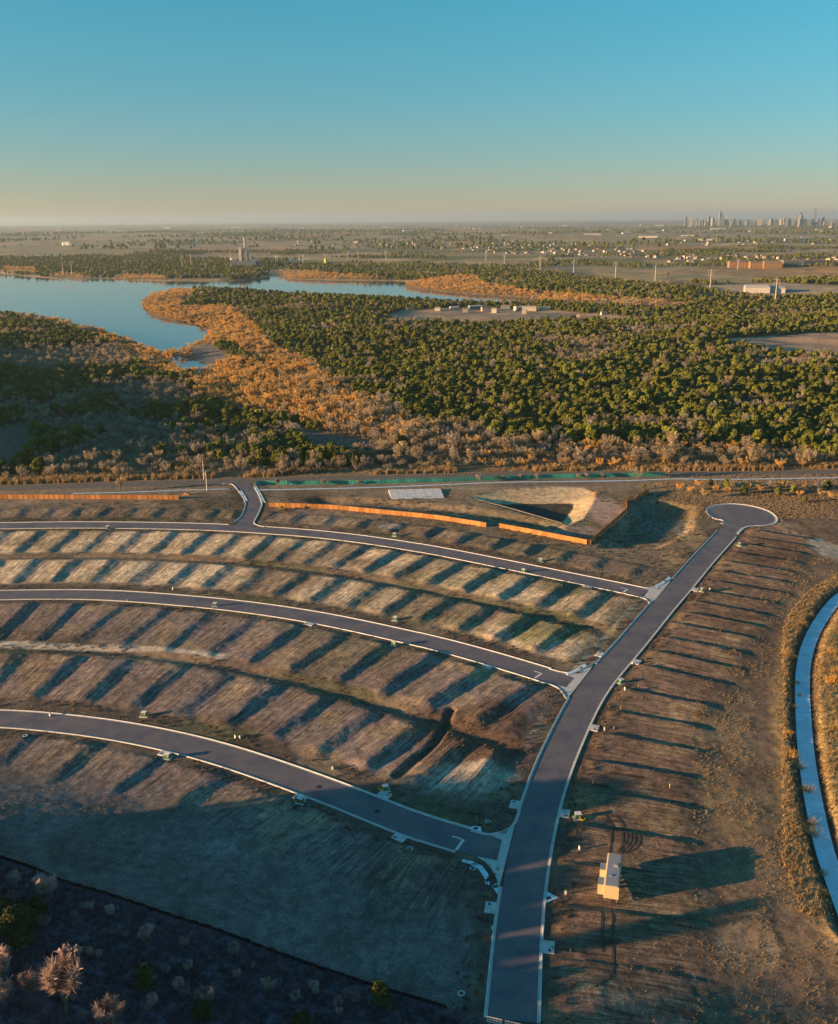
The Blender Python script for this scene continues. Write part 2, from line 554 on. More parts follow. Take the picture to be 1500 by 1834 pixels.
def th(x, y, full=False):
    """terrain height"""
    x, y = np.asarray(x, float), np.asarray(y, float)
    z0, info = dev_info(x, y)
    nr = np.hypot(x, y) < 560
    dF = RF.query(x, y)
    beyond = np.where(dF[2] > 0, dF[0], 0.0)                     # metres past the collector road
    devw = np.where((dF[2] < 0), smooth(1.0, 9.0, dF[0]), 0.0)
    far = smooth(9, 160, beyond)
    r = np.hypot(x, y)
    base = -6.0 * far
    und = (fbm(x, y, 260, 3) - 0.47) * 16 * smooth(30, 260, beyond) + (fbm(x + 900, y, 1500, 3) - 0.45) * 34 * smooth(1500, 5000, r)
    # low wooded rise east of the creek, and beyond the left edge an unseen hill sized for its shadow
    und = und + 9.0 * np.exp(-(((x - 170) / 260) ** 2 + ((y - 830) / 230) ** 2)) * smooth(0, 60, beyond)
    und = und + 3.0 * fbm(x, y, 45, 2) * smooth(20, 100, beyond)
    hc, hl = y * 0.9703 - x * 0.2419, x * 0.9703 + y * 0.2419          # across and along the light
    hill = np.interp(hc, [440, 480, 515, 560, 681, 764, 900, 1100, 1250], [0, 12, 40, 46, 40, 36, 26, 12, 0]) * np.exp(-((hl + 294) / 85) ** 2)
    z = z0 * devw + base + und
    ls = only(np.hypot(x, y) > 430, lake_sd, 999, x, y)
    bank = LAKE_Z + 0.35 + np.maximum(ls, 0) * 0.07 + 0.4 * fbm(x, y, 14, 2)
    wl = 1 - smooth(0, 110, ls)
    z = np.where(beyond > 20, np.minimum(z, bank) * wl + np.maximum(z, LAKE_Z + 1.5) * (1 - wl), z)
    z = np.where(ls < 0, LAKE_Z - 0.5 - np.minimum(-ls, 40) * 0.06, z)
    z = z + hill
    # rough micro relief off the roads
    rough = info['near'] * devw + smooth(4, 20, beyond)
    z = z + rough * (0.16 * (fbm(x, y, 5.0, 3) - 0.5) + 0.10 * (fbm(x, y, 1.5, 2) - 0.5))
    # hollow east of the fence corner
    z = z - 1.9 * smooth(0, 5, only(nr, lambda a, b: -poly_dist(HOLLOW, a, b), -99, x, y))
    # drainage channel above the wooden fence
    z = z - 1.5 * (1 - smooth(1.0, 7.5, only(nr, lambda a, b: CHANNEL.query(a, b)[0], 99, x, y))) * devw
    # the ground rises towards the lower left of the view, where the wood begins; added so the low sun only grazes its slope
    z = z + 9.0 * smooth(2, -88, x) * (1 - smooth(118, 178, y + 0.24 * x)) * (1 - smooth(200, 260, -x))
    # and falls away east of the main road at its lower end, a slope added to darken it
    z = z - 0.15 * np.clip(x - 27, 0, 60) * (1 - smooth(112, 142, y - 0.12 * (x - 27))) * (1 - smooth(0.4, 0.75, fbm(x, y, 40, 2)) * 0.6)
    # detention basin
    db = only(nr, lambda a, b: poly_dist(BASIN, a, b), 99, x, y)
    drim = only(nr, lambda a, b: poly_dist(BASIN_RIM, a, b), 99, x, y)
    bw = np.where(drim < 0, np.clip(-drim / np.maximum(-drim + np.maximum(db, 0), 0.01), 0, 1), 0)
    z = z - 2.2 * bw
    # the trail lies in a cut below the lots
    dT = (only(nr, lambda a, b: TRAIL.query(a, b)[0], 99, x, y),)
    cut = -1.05 * (1 - smooth(1.9, 4.6, dT[0]))
    z = np.where(dT[0] < 7, z * smooth(2.0, 6.0, dT[0]) + cut, z)
    # ditch dug in line with a lot boundary
    dd = only(nr, lambda a, b: DITCH.query(a, b)[0], 99, x, y)
    z = z - 0.8 * (1 - smooth(0.5, 1.7, dd))
    # subgrade of the far road
    rf = 1 - smooth(4.6, 9.0, dF[0])
    z = z * (1 - rf) + (-0.03) * rf
    # under every road the ground keeps 8 cm below the asphalt
    sub = 1 - smooth(ROAD_W / 2 - 0.2, ROAD_W / 2 + 1.0, info['dall'])
    inb = inside(BULB, x, y)
    pb = smooth(0.2, 2.0, only(nr, lambda a, b: poly_dist(BULB, a, b), 99, x, y))
    z = np.where(inb, -0.06, z * pb + (1 - pb) * -0.04)
    z = z * (1 - sub) - 0.06 * sub
    if full:
        info.update(beyond=beyond, dF=dF, ls=ls, db=db, drim=drim, dT=dT, devw=devw, r=r, dd=dd)
        return z, info
    return z

CHANNEL = Line(ats([(575, 896), (640, 898), (720, 904), (790, 911), (850, 917), (930, 931), (985, 943)]), 4)
DITCH = Line(ats([(712, 1392), (745, 1362), (775, 1335), (795, 1300), (806, 1272)]), 2)
def th1(x, y):
    return float(th(np.array([x]), np.array([y]))[0])
def ground_at(px, py):
    """world point on the terrain under a pixel"""
    z = 0.0
    for _ in range(6):
        q = at(px, py, z)
        z = th1(q[0], q[1])
    return Vector((q[0], q[1], z))
# ------------------------------------------------------------------ the ground: one sheet, fine in view, coarse elsewhere
def build_ground():
    fine = np.radians(np.linspace(-27.5, 27.5, 640))
    side = np.radians(np.r_[np.linspace(27.5, 60, 34)[1:], np.linspace(60, 180, 25)[1:]])
    ang = np.r_[-side[::-1][1:], fine, side]                       # -180 .. 180 (open seam closed below)
    rad = np.r_[np.linspace(6, 96, 8), np.arange(97, 190, 0.42), np.arange(190, 420, 0.62), np.arange(420, 640, 2.0), 640 * 1.008 ** np.arange(0, 250), 640 * 1.008 ** 250 * 1.04 ** np.arange(1, 64)]
    rad = rad[rad < 60000]
    A, Rr = np.meshgrid(ang, rad)
    X, Y = (np.sin(A) * Rr).ravel(), (np.cos(A) * Rr).ravel()
    n = len(X)
    Z = np.zeros(n)
    keys = ('face', 'lotw', 'u', 't', 'row', 'dall', 'beyond', 'ls', 'db', 'drim', 'devw', 'r', 'dM', 'sM', 'left', 'dd')
    I = {k: np.zeros(n) for k in keys}
    I['dT'] = np.zeros(n)
    I['dF'] = np.zeros(n)
    I['dFs'] = np.zeros(n)
    for i in range(0, n, 120000):
        sl = slice(i, i + 120000)
        Z[sl], inf = th(X[sl], Y[sl], True)
        for k in keys:
            I[k][sl] = inf[k]
        I['dT'][sl] = inf['dT'][0]
        I['dF'][sl] = inf['dF'][0]
        I['dFs'][sl] = inf['dF'][2]
    # far ground drops slowly with the curve of the earth
    Z -= np.where(I['r'] > 9000, ((I['r'] - 9000) ** 2) / (2 * 6.4e6) * 0.25, 0)
    na, nr = len(ang), len(rad)
    idx = np.arange(n).reshape(nr, na)
    q = np.stack([idx[:-1, :-1], idx[:-1, 1:], idx[1:, 1:], idx[1:, :-1]], -1).reshape(-1, 4)
    seam = np.stack([idx[:-1, -1], idx[:-1, 0], idx[1:, 0], idx[1:, -1]], -1).reshape(-1, 4)
    q = np.vstack([q, seam])[:, ::-1]
    me = bpy.data.meshes.new('ground')
    me.vertices.add(n + 1)
    co = np.empty((n + 1, 3))
    co[:n] = np.column_stack([X, Y, Z])
    co[n] = (0, 0, Z[:na].mean())
    me.vertices.foreach_set('co', co.ravel())
    hub = np.column_stack([idx[0], np.roll(idx[0], -1), np.full(na, n)])[:, ::-1]
    loops = np.r_[q.ravel(), hub.ravel()]
    me.loops.add(len(loops))
    me.loops.foreach_set('vertex_index', loops.astype(np.int32))
    npoly = len(q) + len(hub)
    me.polygons.add(npoly)
    st = np.r_[np.arange(len(q)) * 4, len(q) * 4 + np.arange(len(hub)) * 3]
    me.polygons.foreach_set('loop_start', st.astype(np.int32))
    me.polygons.foreach_set('use_smooth', np.ones(npoly, bool))
    me.update(calc_edges=True)

    # land cover: what lies on the ground (earth, straw, turf, gravel, mud)
    C = np.zeros((n, 3))
    def put(w, c):
        w = np.clip(w, 0, 1)[:, None]
        C[:] = C * (1 - w) + np.array(c) * w
    straw, earth, dark, pale, turf, mud = (0.40, 0.29, 0.165), (0.25, 0.175, 0.12), (0.105, 0.072, 0.052), (0.44, 0.40, 0.34), (0.115, 0.125, 0.062), (0.135, 0.12, 0.10)
    n1, n2, n3 = fbm(X, Y, 26, 4), fbm(X + 500, Y - 200, 9, 4), fbm(X - 340, Y + 80, 60, 3)
    C[:] = (0.16, 0.125, 0.08)
    row = I['row']
    dev = (I['dFs'] < 0) * 1.0
    put(dev, earth)
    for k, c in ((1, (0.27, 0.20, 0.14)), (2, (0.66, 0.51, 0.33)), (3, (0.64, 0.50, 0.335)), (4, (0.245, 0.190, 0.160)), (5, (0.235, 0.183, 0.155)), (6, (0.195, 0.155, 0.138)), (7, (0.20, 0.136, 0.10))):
        put((row == k) * dev, c)  # lower rows: weaker sunlight is partly put into these colours
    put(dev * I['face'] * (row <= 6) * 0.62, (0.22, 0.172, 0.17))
    put(dev * smooth(0.5, 0.72, n1) * 0.6, dark)
    put(dev * smooth(0.52, 0.75, n2) * 0.5, straw)
    put(dev * smooth(0.55, 0.75, n3) * 0.45, turf)
    # the row below the last street and the open grass beside it
    low = (row == 6) * dev * smooth(14, 30, I['t'] + 8 * (n1 - .5))
    put(low * 0.85, (0.180, 0.148, 0.140))
    put(low * smooth(0.5, 0.7, n2) * 0.6, (0.110, 0.092, 0.080))
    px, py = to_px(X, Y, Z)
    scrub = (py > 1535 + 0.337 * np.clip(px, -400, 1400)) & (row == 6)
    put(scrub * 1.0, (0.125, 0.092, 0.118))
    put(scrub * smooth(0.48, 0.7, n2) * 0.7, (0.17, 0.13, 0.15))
    # verges of turned soil along the kerbs, swales of weeds
    verge = dev * (I['dall'] < 13) * (1 - smooth(6.0, 9.0, I['dall'] + 3 * (n2 - .5)))
    put(verge * 0.8, (0.125, 0.09, 0.066))
    put(verge * smooth(0.52, 0.66, n2) * 0.6, (0.25, 0.18, 0.11))
    sw = dev * (row >= 1) * (row <= 5) * (1 - I['lotw']) * (I['dM'] > 9)
    sw = sw * (1 - (row == 1) * smooth(24, 27, I['t']))
    put(sw * 0.86, (0.135, 0.10, 0.078))
    put(sw * smooth(0.5, 0.62, n2) * 0.75, (0.26, 0.19, 0.125))
    put(sw * smooth(0.52, 0.68, n1) * 0.6, turf)
    # right block: strip of churned straw past the pads
    churn = (row == 7) * dev * smooth(24, 32, I['dM']) 
    put(churn * 0.5, (0.16, 0.115, 0.08))
    put(churn * smooth(0.5, 0.66, n2) * 0.65, (0.25, 0.175, 0.105))
    def blob(cx, cy, rx, ry, c, w, rag=0.5):
        o, ox, oy = at(cx, cy), at(cx + rx, cy), at(cx, cy - ry)
        sx, sy = abs(ox[0] - o[0]), abs(oy[1] - o[1])
        d = np.hypot((X - o[0]) / sx, (Y - o[1]) / sy) + rag * (n2 - 0.5) * 2
        put((1 - smooth(0.65, 1.05, d)) * w * (I['dall'] > 5.2), c)
    blob(860, 1310, 110, 60, (0.12, 0.075, 0.055), 0.9)
    blob(840, 1395, 90, 32, (0.44, 0.37, 0.29), 0.85)
    blob(860, 1450, 60, 20, (0.13, 0.10, 0.075), 0.7)
    blob(1010, 1050, 60, 22, (0.10, 0.12, 0.06), 0.6)
    blob(980, 1120, 90, 35, (0.085, 0.11, 0.05), 0.7)
    blob(960, 1145, 40, 18, (0.33, 0.29, 0.10), 0.5)
    blob(860, 1205, 40, 18, (0.34, 0.27, 0.12), 0.6)
    blob(400, 1530, 34, 12, (0.33, 0.31, 0.30), 0.3, 0.9)
    blob(1480, 985, 30, 22, (0.42, 0.38, 0.32), 0.8)
    blob(1240, 960, 26, 60, (0.42, 0.30, 0.15), 0.8)
    blob(1215, 1000, 34, 26, (0.42, 0.30, 0.15), 0.7)
    blob(1215, 943, 16, 8, (0.5, 0.47, 0.42), 0.8)
    blob(700, 945, 30, 6, (0.45, 0.42, 0.36), 0.6)
    blob(395, 912, 45, 24, (0.10, 0.10, 0.065), 0.7)
    blob(1180, 920, 60, 30, (0.20, 0.18, 0.15), 0.8)
    blob(1085, 915, 42, 30, (0.46, 0.33, 0.26), 0.9, 0.2)
    blob(1020, 950, 60, 12, (0.40, 0.30, 0.25), 0.8, 0.2)
    blob(930, 874, 160, 4, (0.36, 0.30, 0.22), 0.7, 0.2)
    blob(1050, 1440, 40, 40, (0.34, 0.21, 0.11), 0.5)
    blob(1060, 1590, 40, 60, (0.22, 0.13, 0.08), 0.5)
    blob(1350, 1690, 60, 40, (0.34, 0.25, 0.16), 0.6)
    blob(1330, 1590, 30, 90, (0.24, 0.17, 0.11), 0.5)
    blob(1300, 1440, 50, 90, (0.33, 0.22, 0.115), 0.55)
    # pale caliche track down the swale between two rows
    cal = Line(ats([(-120, 1152), (0, 1153), (100, 1157), (180, 1160), (280, 1163), (345, 1169), (395, 1176)]), 4)
    dc = cal.query(X, Y)[0]
    put((1 - smooth(0.9, 2.3, dc + 1.6 * (n2 - .5))) * 0.9 * (row >= 4) * (row <= 5), (0.50, 0.44, 0.37))
    # basin, apron bank, ditch
    bank = (I['drim'] < 0) & (I['db'] > 0)
    put(bank * 0.95, (0.62, 0.46, 0.27))
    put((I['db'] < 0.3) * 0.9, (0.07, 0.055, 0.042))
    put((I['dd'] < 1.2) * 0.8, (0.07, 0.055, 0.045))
    # verge between the collector road and the lots
    vf = (I['dFs'] < 0) * (1 - smooth(14, 24, I['dF'])) * (X > -90)
    put(vf * 0.55, (0.26, 0.215, 0.17))
    # trail cut
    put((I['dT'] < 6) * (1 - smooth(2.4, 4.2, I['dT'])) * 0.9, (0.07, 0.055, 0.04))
    put((row == 7) * dev * smooth(3.5, 5.0, I['dT']) * (1 - smooth(5.0, 9.0, I['dT'] + 6 * (n2 - .5))) * 0.85, (0.44, 0.28, 0.12))
    gold = (px > 1466) & (py > 1080) & (py < 1600) & (I['dT'] > 3.2) & (X > 60) & (row == 7)
    put(gold * 0.9, (0.46, 0.34, 0.14))
    # beyond the collector road
    b = I['beyond'] > 0
    put(b * 0.9, (0.17, 0.135, 0.08))
    put(b * smooth(0.45, 0.65, n1) * 0.6, (0.23, 0.17, 0.095))
    strip = b * smooth(3, 6, I['beyond']) * (1 - smooth(16, 26, I['beyond'] + 8 * (n1 - .5)))
    put(strip * 0.8, (0.30, 0.215, 0.12))
    shore = b * (I['r'] < 3500) * (I['ls'] > 0) * (1 - smooth(8, 60, I['ls']))
    put(shore * 0.8, (0.36, 0.225, 0.10))
    wet = b * (I['ls'] > 0) * (1 - smooth(2.0, 9.0, I['ls'] + 5 * (n2 - .5)))
    put(wet * 0.75, (0.10, 0.085, 0.07))
    for poly, c in ((CLEARINGS[0], (0.36, 0.27, 0.19)), (CLEARINGS[1], (0.44, 0.30, 0.20)), (CLEARINGS[2], (0.40, 0.32, 0.23)), (CLEARINGS[3], (0.40, 0.26, 0.15)), (CLEARINGS[4], (0.34, 0.28, 0.13)),
                    (CLEARINGS[5], (0.17, 0.16, 0.155)), (CLEARINGS[6], (0.19, 0.13, 0.10)), (CLEARINGS[7], (0.19, 0.14, 0.11)), (CLEARINGS[8], (0.30, 0.27, 0.10))):
        put(inside(poly, px + 14 * (n1 - .5), py + 4 * (n2 - .5)) * b * 0.9, c)
    # out to the horizon: fields, pasture and wooded ground
    farw = smooth(1700, 2600, I['r'])
    fx = fbm(X, Y, 700, 4)
    fy = fbm(X + 4000, Y, 260, 4)
    put(farw * 0.9, (0.34, 0.27, 0.15))
    put(farw * smooth(0.50, 0.60, fx) * 0.8, (0.16, 0.16, 0.055))
    put(farw * smooth(0.53, 0.62, fy) * 0.85, (0.44, 0.33, 0.19))
    put(farw * smooth(0.60, 0.70, fbm(X - 900, Y + 3000, 900, 3)) * 0.8, (0.36, 0.21, 0.10))
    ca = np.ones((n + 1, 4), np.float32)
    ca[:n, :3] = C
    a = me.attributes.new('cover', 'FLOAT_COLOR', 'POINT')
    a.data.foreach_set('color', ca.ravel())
    lv = np.zeros((n + 1, 3), np.float32)
    lv[:n] = np.column_stack([I['u'], I['t'], I['lotw'] * dev])
    a = me.attributes.new('lot', 'FLOAT_VECTOR', 'POINT')
    a.data.foreach_set('vector', lv.ravel())

    m = bpy.data.materials.new('ground')
    m.use_nodes = True
    nt = m.node_tree
    L = nt.links
    bs = nt.nodes['Principled BSDF']
    bs.inputs['Roughness'].default_value = 0.95
    bs.inputs['Specular IOR Level'].default_value = 0.12
    N = nt.nodes.new
    att = N('ShaderNodeAttribute'); att.attribute_name = 'cover'
    lot = N('ShaderNodeAttribute'); lot.attribute_name = 'lot'
    geo = N('ShaderNodeNewGeometry')
    def noise(scale, detail=4, rough=0.6, vec=None, dist=0.0):
        q = N('ShaderNodeTexNoise')
        q.inputs['Scale'].default_value = scale
        q.inputs['Detail'].default_value = detail
        q.inputs['Roughness'].default_value = rough
        q.inputs['Distortion'].default_value = dist
        L.new(vec or geo.outputs['Position'], q.inputs['Vector'])
        return q.outputs['Fac']
    def rng(v, a0, a1, b0, b1):
        q = N('ShaderNodeMapRange')
        for k, w in zip(('From Min', 'From Max', 'To Min', 'To Max'), (a0, a1, b0, b1)):
            q.inputs[k].default_value = w
        L.new(v, q.inputs['Value'])
        return q.outputs['Result']
    def mth(op, x, y):
        q = N('ShaderNodeMath'); q.operation = op
        for i, w in enumerate((x, y)):
            if isinstance(w, (int, float)): q.inputs[i].default_value = w
            else: L.new(w, q.inputs[i])
        return q.outputs[0]
    mp = N('ShaderNodeMapping'); mp.inputs['Scale'].default_value = (1.7, 0.09, 0.0)
    L.new(lot.outputs['Vector'], mp.inputs['Vector'])
    streak = noise(1.0, 5, 0.72, mp.outputs['Vector'], 0.35)
    sep = N('ShaderNodeSeparateXYZ'); L.new(lot.outputs['Vector'], sep.inputs[0])
    big = rng(noise(0.035, 5), 0.3, 0.7, 0.78, 1.22)
    mid = rng(noise(0.45, 5, 0.7), 0.3, 0.7, 0.55, 1.45)
    fine = rng(noise(2.6, 4, 0.75), 0.3, 0.7, 0.48, 1.55)
    stk = rng(streak, 0.35, 0.65, 0.38, 1.6)
    sm = mth('ADD', mth('MULTIPLY', sep.outputs['Z'], mth('SUBTRACT', stk, 1.0)), 1.0)
    tot = mth('MULTIPLY', mth('MULTIPLY', big, mid), mth('MULTIPLY', fine, sm))
    vm = N('ShaderNodeVectorMath'); vm.operation = 'SCALE'
    L.new(att.outputs['Color'], vm.inputs[0]); L.new(tot, vm.inputs['Scale'])
    L.new(vm.outputs['Vector'], bs.inputs['Base Color'])
    hgt = mth('ADD', mth('MULTIPLY', noise(1.6, 5, 0.7), 0.5), mth('MULTIPLY', mth('MULTIPLY', streak, sep.outputs['Z']), 0.55))
    bp = N('ShaderNodeBump'); bp.inputs['Strength'].default_value = 0.55; bp.inputs['Distance'].default_value = 0.19
    L.new(hgt, bp.inputs['Height']); L.new(bp.outputs['Normal'], bs.inputs['Normal'])
    me.materials.append(m)
    o = link('ground', me)
    tag(o, kind='structure')
    return o

CLEARINGS = [  # in photograph pixels, tested on each ground point's own projection
    [(676, 568), (720, 556), (790, 551), (950, 552), (1060, 561), (1180, 571), (1190, 575), (1080, 577), (960, 572), (900, 579), (820, 581), (740, 576)],
    [(1290, 606), (1390, 601), (1440, 597), (1510, 594), (1510, 639), (1450, 638), (1380, 634), (1345, 622), (1300, 614)],
    [(1240, 512), (1330, 508), (1400, 506), (1510, 512), (1510, 531), (1420, 536), (1330, 531), (1270, 524)],
    [(500, 468), (600, 461), (760, 463), (900, 470), (930, 476), (820, 474), (640, 470), (520, 473)],
    [(1040, 478), (1110, 480), (1180, 490), (1200, 506), (1150, 508), (1080, 498)],
    [(345, 622), (374, 615), (408, 634), (400, 652), (380, 658), (345, 642)],
    [(-60, 770), (45, 765), (62, 790), (30, 840), (-60, 850)],
    [(520, 762), (640, 785), (690, 800), (600, 812), (540, 795)],
    [(1190, 488), (1420, 478), (1510, 478), (1510, 500), (1300, 506), (1210, 500)],
]
GROUND = build_ground()

# ------------------------------------------------------------------ the lake
def water_sheet(name, poly, step):
    me = bpy.data.meshes.new(name)
    bm = bmesh.new()
    vs = [bm.verts.new((p[0], p[1], LAKE_Z)) for p in poly]
    f = bm.faces.new(vs)
    if f.normal.z < 0:
        f.normal_flip()
    bmesh.ops.triangulate(bm, faces=bm.faces[:])
    bm.normal_update()
    for f in bm.faces:
        if f.normal.z < 0:
            f.normal_flip()
    bm.to_mesh(me); bm.free()
    me.materials.append(M_WATER)
    return tag(link(name, me), kind='structure')

def make_water():
    m = bpy.data.materials.new('water')
    m.use_nodes = True
    nt = m.node_tree
    b = nt.nodes['Principled BSDF']
    b.inputs['Base Color'].default_value = (0.10, 0.16, 0.18, 1)
    b.inputs['Roughness'].default_value = 0.06
    b.inputs['IOR'].default_value = 1.55
    b.inputs['Specular IOR Level'].default_value = 0.5
    g = nt.nodes.new('ShaderNodeNewGeometry')
    n = nt.nodes.new('ShaderNodeTexNoise')
    n.inputs['Scale'].default_value = 0.5
    n.inputs['Detail'].default_value = 5
    nt.links.new(g.outputs['Position'], n.inputs['Vector'])
    bp = nt.nodes.new('ShaderNodeBump')
    bp.inputs['Strength'].default_value = 0.22
    bp.inputs['Distance'].default_value = 0.12
    nt.links.new(n.outputs['Fac'], bp.inputs['Height'])
    nt.links.new(bp.outputs['Normal'], b.inputs['Normal'])
    return m
M_WATER = make_water()

def grow(poly, d):
    """polygon pushed outward by d so that the bank dips under the water"""
    p = np.asarray(poly)
    e = np.roll(p, -1, 0) - np.roll(p, 1, 0)
    nrm = np.column_stack([e[:, 1], -e[:, 0]]) / np.linalg.norm(e, axis=1)[:, None]
    area = 0.5 * np.sum(p[:, 0] * np.roll(p[:, 1], -1) - np.roll(p[:, 0], -1) * p[:, 1])
    return p + nrm * d * (1 if area > 0 else -1)
water_sheet('lake', grow(LAKE, 3.0), 30)
water_sheet('lake_pool', grow(POOL, 1.0), 10)
for _p in PONDS:
    water_sheet('pond', grow(_p, 6.0), 30)

# ------------------------------------------------------------------ roads
M_ASPHALT = mat('asphalt', (0.205, 0.170, 0.168), 0.7, 0.3, 0.16, 0.012, 5.0, col2=(0.092, 0.092, 0.124), spec=0.5)
M_OLD = mat('old_asphalt', (0.16, 0.145, 0.13), 0.9, 0.2, 0.3, 0.01, 5.0)
M_CONC = mat('kerb_concrete', (0.58, 0.57, 0.55), 0.85, 0.16, 0.7, 0.004, 9.0)
M_PATH = mat('path_concrete', (0.60, 0.77, 0.90), 0.6, 0.14, 0.35, 0.004, 8.0, rnd=0.07)
M_PAINT = mat('road_paint', (0.75, 0.74, 0.70), 0.7, 0.1, 2.0)

def strip(name, line, w, z, m, s0=None, s1=None, step=2.0, cols=4, parent=None, zfun=None):
    s0, s1 = (0 if s0 is None else s0), (line.s[-1] if s1 is None else s1)
    ss = np.linspace(s0, s1, max(2, int((s1 - s0) / step) + 1))
    mb = MB()
    vs = []
    for s in ss:
        for k in range(cols + 1):
            p = line.point(s, w / 2 - w * k / cols)
            vs.append((p[0], p[1], z + (zfun(p) if zfun else 0)))
    c = cols + 1
    fs = [(i * c + k + 1, i * c + k, (i + 1) * c + k, (i + 1) * c + k + 1)[::-1] for i in range(len(ss) - 1) for k in range(cols)]
    mb.add(vs, fs)
    return mb.build(name, m, parent)

def kerb(name, pts, side, parent, z=0.03, gutter=0.42, head=0.19, hh=0.15, closed=False):
    """gutter pan and raised kerb swept along pts (outer road edge); side +1: the lot is to the left"""
    p = np.asarray(pts)
    t = np.gradient(p, axis=0)
    t /= np.linalg.norm(t, axis=1)[:, None]
    nrm = np.column_stack([-t[:, 1], t[:, 0]]) * side
    prof = [(-gutter - head, z - 0.002), (-gutter - head, z + 0.010), (-head - 0.04, z + 0.004), (-head, z + hh), (0.0, z + hh), (0.03, z - 0.25)]
    vs, fs = [], []
    k = len(prof)
    for i in range(len(p)):
        for o, zz in prof:
            vs.append((p[i, 0] + nrm[i, 0] * o, p[i, 1] + nrm[i, 1] * o, zz))
    for i in range(len(p) - 1):
        for j in range(k - 1):
            q = (i * k + j, i * k + j + 1, (i + 1) * k + j + 1, (i + 1) * k + j)
            fs.append(q if side < 0 else q[::-1])
    for i in (0, len(p) - 1):
        fs.append(tuple(i * k + j for j in range(k)))
    return MB().add(vs, fs).build(name, M_CONC, parent)

def kerb_along(line, side, s0, s1, parent, w=ROAD_W):
    ss = np.linspace(s0, s1, max(3, int((s1 - s0) / 2.0)))
    return kerb('kerb', [line.point(s, side * w / 2) for s in ss], side, parent)

def flat(name, poly, z, m, parent=None, thick=None, kind='structure'):
    """horizontal slab with the outline poly (world x, y)"""
    me = bpy.data.meshes.new(name)
    bm = bmesh.new()
    vs = [bm.verts.new((p[0], p[1], z)) for p in poly]
    f = bm.faces.new(vs)
    bm.normal_update()
    if f.normal.z < 0:
        f.normal_flip()
    if thick:
        r = bmesh.ops.extrude_face_region(bm, geom=[f])
        for v in [g for g in r['geom'] if isinstance(g, bmesh.types.BMVert)]:
            v.co.z = z
        for v in vs:
            v.co.z = z - thick
    bmesh.ops.triangulate(bm, faces=bm.faces[:])
    bmesh.ops.recalc_face_normals(bm, faces=bm.faces[:])
    bm.to_mesh(me); bm.free()
    me.materials.append(m)
    o = link(name, me, parent)
    if parent is None and kind:
        tag(o, kind=kind)
    return o

S_ = lambda o: tag(o, kind='structure')
road_main = S_(strip('main_road', MAIN, ROAD_W - 1.3, 0.030, M_ASPHALT, 0, MAIN.s[-1] + 0))
ra_end, rb_end, rc_end = RA.s_of(893, 1524), RB.s_of(1021, 1222), RC.s_of(1155, 1062)
road_a = S_(strip('side_road', RA, ROAD_W - 1.3, 0.022, M_ASPHALT, 0, ra_end))
road_b = S_(strip('side_road', RB, ROAD_W - 1.3, 0.022, M_ASPHALT, 0, rb_end))
road_c = S_(strip('side_road', RC, ROAD_W - 1.3, 0.022, M_ASPHALT, 0, rc_end))
road_e = S_(strip('entry_road', RE, 7.6, 0.026, M_ASPHALT, 0, RE.s[-1]))
road_f = S_(strip('collector_road', RF, 8.6, 0.018, M_OLD))
bulb = flat('cul_de_sac', BULB, 0.026, M_ASPHALT)
kerb('kerb', resample(ats([(1290, 938), (1293, 932.5), (1278, 929), (1266, 921), (1264, 912), (1276, 905), (1300, 902), (1325, 903), (1350, 907), (1376, 915), (1390, 925), (1392, 934), (1384, 939.5), (1366, 942), (1345, 943), (1332, 947), (1322, 957)]), 1.0), 1, bulb, 0.03, 0.9, 0.35)
# kerbs, open where the side streets meet the main road
sM = MAIN.s_of
gaps = sorted([(sM(890, 1588), sM(926, 1455)), (sM(1016, 1248), sM(1062, 1188)), (sM(1168, 1078), sM(1202, 1036))])
cur = 0.0
for a, b in gaps + [(MAIN.s[-1] - 6, None)]:
    kerb_along(MAIN, 1, cur, a, road_main)
    cur = b
kerb_along(MAIN, -1, 0.0, MAIN.s[-1] - 11, road_main)
sE0, sE1 = RC.s_of(412, 938), RC.s_of(470, 945)
kerb_along(RA, 1, 0, RA.s_of(845, 1486), road_a)
kerb_along(RA, -1, 0, RA.s_of(815, 1525), road_a)
kerb_along(RB, 1, 0, RB.s_of(985, 1198), road_b)
kerb_along(RB, -1, 0, RB.s_of(965, 1221), road_b)
kerb_along(RC, 1, 0, sE0, road_c)
kerb_along(RC, 1, sE1, RC.s_of(1140, 1050), road_c)
kerb_along(RC, -1, 0, RC.s_of(1122, 1064), road_c)
kerb('kerb', resample(ats([(412, 937), (422, 933.5), (432, 923), (439, 905), (436, 893), (428, 881), (416, 868), (398, 866.5)]), 0.8), 1, road_e)
kerb('kerb', resample(ats([(474, 943.5), (463, 941), (456, 936), (463, 922), (470, 905), (468, 896), (463, 884), (456, 872)]), 0.8), -1, road_e)
for pts, par in (([(843, 1486.5), (860, 1491), (873, 1493.5), (890, 1491.5), (905, 1486), (917, 1476), (927, 1453)], road_a), ([(816, 1526.5), (840, 1533)], road_a),
                 ([(983, 1198), (1005, 1203.5), (1025, 1204.5), (1045, 1196.5), (1063, 1186)], road_b), ([(966, 1222), (985, 1227), (1000, 1235), (1012, 1251)], road_b),
                 ([(1138, 1049.5), (1158, 1052.5), (1180, 1047.5), (1203, 1034.5)], road_c), ([(1122, 1065), (1140, 1069), (1155, 1074), (1163, 1082)], road_c)):
    if len(pts) > 2:
        kerb('kerb', resample(ats(pts), 0.5), 1 if pts[0][1] > pts[-1][1] or pts[1][0] == 860 else -1, par)
